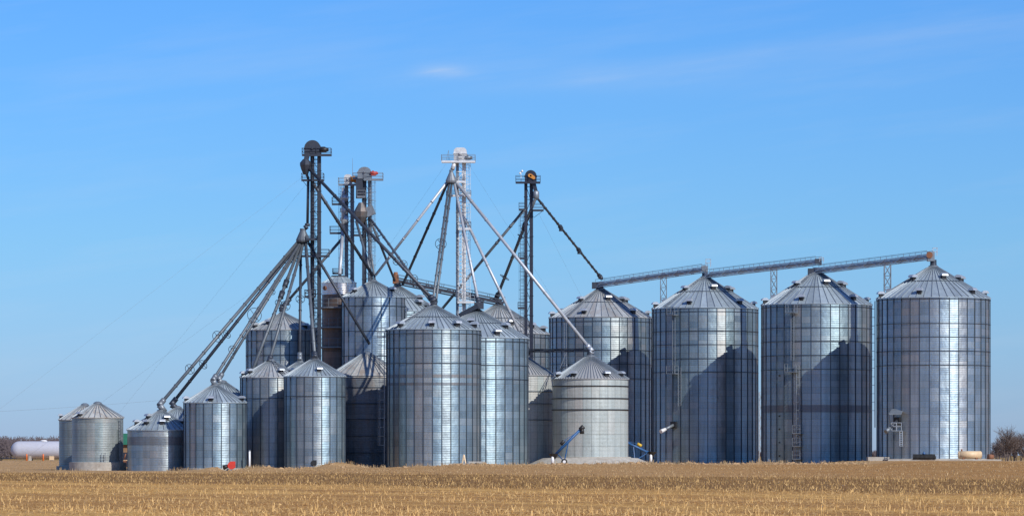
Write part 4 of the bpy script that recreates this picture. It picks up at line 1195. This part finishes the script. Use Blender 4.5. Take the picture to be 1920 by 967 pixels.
# concrete hopper pad and timber A-frame in front of the broad bin
dh = 459
x0, x1 = X(845, dh), X(910, dh); zt = Z(868, dh)
mb = MB().box(((x0 + x1) / 2, dh, zt - .5), (x1 - x0, 2.6, 1.0)); mb.box((x1 - 1.0, dh, zt + .12), (2.0, 2.0, .22))
solo('concrete_slab', mb, M['concrete'], ((x0 + x1) / 2, dh, zt - 1), 'cracked concrete slab at the foot of the broad front bin', 'slab')
mb = MB().beam(P(867, 868, dh - .5), P(870, 852, dh), .13); mb.beam(P(873, 868, dh - .5), P(870, 852, dh), .13); mb.beam(P(868.4, 861, dh - .3), P(871.6, 861, dh - .3), .09)
solo('timber_trestle', mb, M['cream'], P(870, 868, dh), 'small pale A-shaped trestle on the concrete slab', 'trestle')
mb = MB().lathe(P(894, 872, dh - 1.8), [(.3, -.5), (.3, .2), (.22, .3)], 12); solo('drum', mb, M['rubber'], P(894, 876, dh - 1.8), 'small dark drum below the concrete slab', 'drum')
# earth pad of the white bin (slab with sloping edge)
b = BINS['w']
mb = MB().lathe((b['c'][0], b['c'][1], .4), [(b['r'] + 3.4, 0), (b['r'] + 2.2, .55), (b['r'] + 1.2, .96), (b['r'] + .1, .99)], 56, False)
solo('gravel_pad', mb, M['concrete'], (b['c'][0], b['c'][1], .4), 'raised pale gravel pad under the pale whitish bin', 'pad')
b = BINS['r4']
x0, x1 = X(1662, 492), X(1874, 492)
mb = MB().box(((x0 + x1) / 2, 496, .7), (x1 - x0, 12, 1.0))
solo('concrete_slab', mb, M['concrete'], ((x0 + x1) / 2, 496, .2), 'long concrete slab under the brightest big bin', 'slab')

def auger(label, foot, head, d, wheels, engine=False):
    a, b_ = P(*foot, d), P(*head, d)
    t = thing('portable_auger', (a.x, d, H(a.x, d)), label, 'auger', 'blue portable augers')
    dn = (b_ - a).normalized(); up = Vector((0, 1, 0)).cross(dn) * -1
    if up.z < 0: up = -up
    part('tube', MB().tube(a, b_, .17, .17, 14), M['blue'], t)
    mb = MB(); m0, m1 = a.lerp(b_, .18), a.lerp(b_, .9); tp = a.lerp(b_, .5) + up * .45
    mb.beam(m0, tp, .06); mb.beam(tp, m1, .06); mb.beam(a.lerp(b_, .5), tp, .07); part('truss', mb, M['blue'], t)
    part('discharge_head', MB().tube(b_ - dn * .1, b_ + dn * .5, .30, .28, 14).tube(b_ + dn * .2, b_ + dn * .2 - Vector((0, 0, .7)), .24, .28, 12), M['black'], t)
    part('hopper', MB().lathe(a - Vector((0, 0, .1)), [(.2, -.25), (.55, .35), (.58, .45)], 10, False), M['black'], t)
    wx = P(*wheels, d); gz = H(wx.x, d); hub = Vector((wx.x, d, gz + .36))
    for s in (-1, 1):
        w = part('wheel', MB().torus(hub + Vector((0, s * .9, 0)), (0, 1, 0), .26, .10, 20, 8), M['rubber'], t)
        part('rim', MB().tube(hub + Vector((0, s * .9 - .07, 0)), hub + Vector((0, s * .9 + .07, 0)), .2, .2, 14), M['white'], w)
    mb = MB()
    for s in (-1, 1):
        q = a.lerp(b_, .55); mb.beam(hub + Vector((0, s * .85, 0)), q, .09); mb.beam(hub + Vector((0, s * .85, 0)), a.lerp(b_, .12), .09)
    mb.beam(hub + Vector((0, -.9, 0)), hub + Vector((0, .9, 0)), .1); part('undercarriage', mb, M['blue'], t)
    part('motor', MB().tube(a.lerp(b_, .35) + up * .4, a.lerp(b_, .48) + up * .45, .2, .2, 12), M['yellow' if engine else 'black'], t)
    part('jack_foot', MB().tube((a.x - .15, d - .2, H(a.x, d)), (a.x - .1, d - .2, a.z + .1), .22, .16, 10), M['white'], t)
auger('blue portable auger leaning up in front of the pale whitish bin', (1038, 855), (1089, 804), 464, (1058, 864))
auger('blue portable auger half hidden behind the pale bin beside the dark gap', (1222, 851), (1160, 822), 500, (1190, 862), True)
# things on the slab at the far right
d6 = 490.5; zs = 1.2
x0, x1 = X(1798, d6), X(1839, d6); r = .50
t = thing('fuel_tank', ((x0 + x1) / 2, d6, zs), 'cream rust-streaked cylindrical fuel tank lying on the slab', 'fuel tank')
mb = MB().tube((x0, d6, zs + r + .05), (x1, d6, zs + r + .05), r, r, 24)
mb.tube((x0 - .12, d6, zs + r + .05), (x0, d6, zs + r + .05), r * .75, r, 24); mb.tube((x1, d6, zs + r + .05), (x1 + .12, d6, zs + r + .05), r, r * .75, 24)
part('shell', mb, M['cream'], t)
for f in (.2, .8): part('saddle', MB().box((x0 + (x1 - x0) * f, d6, zs + .1), (.25, .8, .2)), M['rust'], t)
part('filler_cap', MB().tube((x0 + .35, d6, zs + 2 * r + .02), (x0 + .35, d6, zs + 2 * r + .3), .12, .1, 10), M['rust'], t)
x0, x1 = X(1711, d6), X(1754, d6)
mb = MB()
for k in range(3):
    pts = [(x0 + k * .06, d6 - .5 + k * .4, zs + .22 + (k % 2) * .2), (x1 - k * .05, d6 - .5 + k * .4, zs + .22 + (k % 2) * .2)]
    n = 18
    for i in range(n):
        a, b_ = Vector(pts[0]).lerp(Vector(pts[1]), i / n), Vector(pts[0]).lerp(Vector(pts[1]), (i + .6) / n)
        mb.tube(a, b_, .24, .24, 12)
    mb.tube(pts[0], pts[1], .19, .19, 12)
solo('pipe_bundle', mb, M['rubber'], ((x0 + x1) / 2, d6, zs), 'black corrugated pipes bundled on the slab by the brightest bin', 'pipe bundle')
mb = MB().lathe((X(1732, d6), d6 - .2, zs + .6), [(.16, 0), (.2, .15), (.05, .35)], 10); solo('valve_box', mb, M['blue'], (X(1732, d6), d6, zs + .6), 'small blue valve on top of the black pipe bundle', 'valve')
x = X(1857, d6 + 2)
mb = MB().tube((x - .3, d6 + 2, zs + .3), (x + .35, d6 + 2.2, zs + .3), .38, .30, 14); mb.beam((x - .5, d6 + 2, zs + .05), (x + .5, d6 + 2, zs + .45), .12)
solo('scrap_fitting', mb, M['rust'], (x, d6 + 2, zs), 'rusty round fitting at the right end of the slab', 'fitting')
x = X(1645, 500)
mb = MB().box((x, 497, 1.0), (3.2, 2.4, 1.0)); solo('culvert_block', mb, M['concrete'], (x, 497, .6), 'small concrete block left of the long slab', 'block')

# ------------------------------------------------------------------ left background: gas tank, posts, shed, power line
dt = 655
x0, x1 = X(36, dt), X(215, dt); zc = Z(843, dt); r = W(16.5, dt)
t = thing('gas_tank', ((x0 + x1) / 2, dt, H(x0, dt)), 'long white horizontal gas tank at the far left', 'gas tank')
mb = MB(); o = 0; n = 32
prof = [(-math.cos(q) * r * .95, math.sin(q) * r) for q in np.linspace(.02, PI / 2, 9)]
rows = [(x0 + a, rr) for a, rr in prof] + [(x1 - a, rr) for a, rr in prof[::-1]]
for xx, rr in rows:
    for i in range(n):
        q = 2 * PI * i / n; mb.v.append((xx, dt + math.cos(q) * rr, zc + math.sin(q) * rr))
for k in range(len(rows) - 1):
    for i in range(n):
        j = (i + 1) % n; mb.face((k * n + i, k * n + j, (k + 1) * n + j, (k + 1) * n + i), None, True)
part('shell', mb, M['tank'], t)
for f in (.12, .45, .85): part('saddle', MB().box((x0 + (x1 - x0) * f, dt, (zc - r + H(x0, dt)) / 2 + .2), (.5, 2.2, zc - r - H(x0, dt) + .8)), M['concrete'], t)
part('relief_valve', MB().tube((x0 + .3, dt, zc + r * .9), (x0 + .3, dt, zc + r + .4), .10, .08, 8), M['mid'], t)
part('dome', MB().lathe((X(82, dt), dt, zc + r - .05), [(.6, 0), (.6, .15), (.3, .25)], 14), M['white'], t)
for px, lab in ((50, 'orange guard post below the rounded end of the white gas tank'), (81, 'orange guard post nearest the grey bins, below the gas tank')):
    dx = 640; x = X(px, dx); g = H(x, dx)
    o = solo('guard_post', MB().lathe((x, dx, g - .2), [(.14, 0), (.14, 1.25), (.08, 1.33)], 10), M['orange_post'], (x, dx, g), lab, 'guard post', 'orange guard posts')
x = X(97, 641); g = H(x, 641)
t = thing('control_box', (x, 641, g), 'beige valve cabinet beside the white gas tank', 'cabinet')
part('cabinet', MB().box((x, 641, g + .45), (.75, .5, .7)), M['cream'], t); part('lid', MB().box((x, 641, g + .84), (.85, .6, .06)), M['concrete'], t); part('foot', MB().box((x, 641, g + .05), (.5, .3, .12)), M['mid'], t)
x = X(8, 645); g = H(x, 645)
t = thing('flatbed_trailer', (x, 645, g), 'low dark flat trailer at the left edge of the picture', 'trailer')
part('deck', MB().box((x - 1, 645, g + .45), (5.5, 2.2, .2)), M['tower_black'], t)
for s in (-1.6, .6): part('wheel', MB().torus((x - 1 + s, 643.9, g + .3), (0, 1, 0), .2, .1, 16, 8), M['rubber'], t)
# shed with a green roof behind the squat bins
ds = 540; xs0, xs1 = X(213, ds), X(300, ds); g = H(xs0, ds); ze, zr = Z(833, ds), Z(812, ds)
t = thing('shed', ((xs0 + xs1) / 2, ds, g), 'timber shed with a green roof glimpsed between the squat bins', 'shed')
part('wall', MB().box(((xs0 + xs1) / 2, ds, (g + ze) / 2), (xs1 - xs0, 5, ze - g)), M['wood'], t)
mb = MB().prism([Vector((xs0 - .3, ds - 3, ze)), Vector((xs0 - .3, ds, zr)), Vector((xs0 - .3, ds + 3, ze))], (xs1 - xs0 + .6, 0, 0)); part('roof', mb, M['green'], t)
part('door', MB().box((X(236, ds), ds - 2.53, g + 1.0), (1.1, .06, 2.0)), M['tower_black'], t)
part('rail', MB().box((X(240, ds), ds - 2.6, g + .9), (2.5, .1, .12)), M['cream'], t)
mb = MB().box((X(233, 500), 500, H(X(233, 500), 500) + .6), (.5, .6, 1.2)); mb.tube((X(233, 500), 499.8, 1.2), (X(236, 500), 499.8, 1.9), .08, .08, 8)
solo('motor_stand', mb, M['rust'], (X(233, 500), 500, .1), 'rusty upright stand in the gap right of the squat bin', 'stand')

def cable(label, pts, r, name='guy_wire', cat='cable', sag=0.0, group=None):
    a, b_ = Vector(pts[0]), Vector(pts[1]); n = 14 if sag else 1
    q = [a.lerp(b_, i / n) - Vector((0, 0, sag * 4 * (i / n) * (1 - i / n))) for i in range(n + 1)]
    solo(name, MB().path(q, r, 5), M['wire'], b_, label, cat, group)
cable('power line sagging across the sky at the far left', (P(-500, 782, 620), P(300, 750, 620)), .012, 'power_line', 'power line', .8)
gl = 'guy wires staying the towers'
def gpt(px, d): x = X(px, d); return Vector((x, d, H(x, d)))
cable('guy wire running left from the top of the tallest dark tower', (P(570, 330, D1), gpt(-150, 470)), .007, group=gl)
cable('guy wire running left from halfway up the tallest dark tower', (P(578, 470, D1), gpt(20, 500)), .007, group=gl)
cable('guy wire running left and far back from the tallest dark tower', (P(580, 338, D1), gpt(150, 640)), .007, group=gl)
cable('guy wire running right from the whitish tower crown', (P(880, 310, D4), gpt(1230, 585)), .007, group=gl)
cable('guy wire running left from the whitish tower crown', (P(836, 308, D4), gpt(440, 600)), .007, group=gl)
cable('guy wire running right from the black tower to behind the big bins', (P(1010, 400, D5), gpt(1250, 600)), .007, group=gl)

# ------------------------------------------------------------------ bare trees and far woods
def bare_tree(label, x, d, h, seed, spread=.55, name='bare_tree', stems=1):
    rg = random.Random(seed); g = H(x, d)
    t = thing(name, (x, d, g), label, 'tree', 'bare trees at the right edge')
    tr, cr = MB(), MB()
    def grow(p, dr, L, r, lev):
        n = 3; q = p
        for i in range(n):
            dr = (dr + Vector((rg.gauss(0, .16), rg.gauss(0, .16), rg.gauss(.03, .08)))).normalized()
            e = q + dr * L / n
            (tr if lev == 0 else cr).tube(q, e, r * (1 - .25 * i / n), r * (1 - .25 * (i + 1) / n), 5 if lev < 2 else 3, False)
            q = e
            if lev < 4:
                for _ in range(2 if lev < 2 else rg.choice((1, 2))):
                    nd = (dr + Vector((rg.gauss(0, spread), rg.gauss(0, spread), rg.gauss(.12, .25)))).normalized()
                    grow(q, nd, L * rg.uniform(.5, .75), r * .55, lev + 1)
    for s in range(stems):
        grow(Vector((x + rg.uniform(-.5, .5) * (stems > 1), d + rg.uniform(-.5, .5) * (stems > 1), g - .1)), Vector((rg.gauss(0, .22), rg.gauss(0, .22), 1)).normalized(), h * .42, max(.05, h * .016), 0)
    part('trunk', tr, M['bark'], t); part('crown', cr, M['twig'], t)
bt = [(1866, 620, 4.4, 'bare shrub nearest the brightest big bin'), (1887, 600, 5.9, 'tallest bare tree at the right edge'), (1899, 615, 5.2, 'bare tree just right of the tallest one'), (1911, 606, 5.0, 'bare bush second from the right edge'),
      (1924, 603, 5.2, 'bare bush cut off by the right edge of the picture'), (1876, 640, 4.6, 'smaller bare bush between the bin and the tallest bare tree'), (1945, 612, 5.0, 'bare bush just beyond the right edge')]
for i, (px, d, h, lab) in enumerate(bt): bare_tree(lab, X(px, d), d, h, 40 + i, .6, 'bare_tree', 3)

def far_wood(name, label, px0, px1, d, hmin, hmax, ntree, seed):
    rg = np.random.default_rng(seed)
    n = 210
    tx = rg.uniform(X(px0, d), X(px1, d), ntree); ty = d + rg.uniform(-40, 120, ntree); th = rg.uniform(hmin, hmax, ntree)
    V = []
    for x, y, h in zip(tx, ty, th):
        u = rg.normal(0, 1, (n, 3)); u /= np.linalg.norm(u, axis=1)[:, None]; u *= rg.random((n, 1)) ** .45
        c = np.stack([x + u[:, 0] * h * .34, y + u[:, 1] * h * .3, h * .56 + u[:, 2] * h * .44], 1)
        L = rg.uniform(.6, 1.6, n); a = rg.uniform(-.8, .8, n); w = rg.uniform(.05, .14, n)
        dx, dz = np.sin(a) * L / 2, np.cos(a) * L / 2
        q = np.zeros((n + 1, 4, 3))
        q[:n, 0] = c + np.stack([-dx - w, 0 * w, -dz], 1); q[:n, 1] = c + np.stack([-dx + w, .1 + 0 * w, -dz], 1)
        q[:n, 2] = c + np.stack([dx + w * .5, 0 * w, dz], 1); q[:n, 3] = c + np.stack([dx - w * .5, 0 * w, dz], 1)
        q[n] = [[x - .2, y, -.2], [x + .2, y, -.2], [x + .1, y, h * .8], [x - .1, y, h * .8]]
        V.append(q)
    V = np.concatenate(V); m = len(V)
    me = bpy.data.meshes.new(name)
    me.vertices.add(m * 4); me.vertices.foreach_set('co', V.ravel().astype(np.float32))
    me.loops.add(m * 4); me.loops.foreach_set('vertex_index', np.arange(m * 4, dtype=np.int32))
    me.polygons.add(m); me.polygons.foreach_set('loop_start', np.arange(0, m * 4, 4, dtype=np.int32))
    me.update(calc_edges=True); me.materials.append(M['far_wood'])
    o = bpy.data.objects.new(name, me); col.objects.link(o); tag(o, label, 'woods', None, 'stuff')
far_wood('bare_woods', 'far-off bare woods along the horizon behind the gas tank', -500, 330, 1700, 8.0, 10.8, 620, 11)
far_wood('bare_woods', 'low far-off bare woods on the horizon behind the big bins', 1150, 2500, 2600, 3, 5.5, 420, 12)
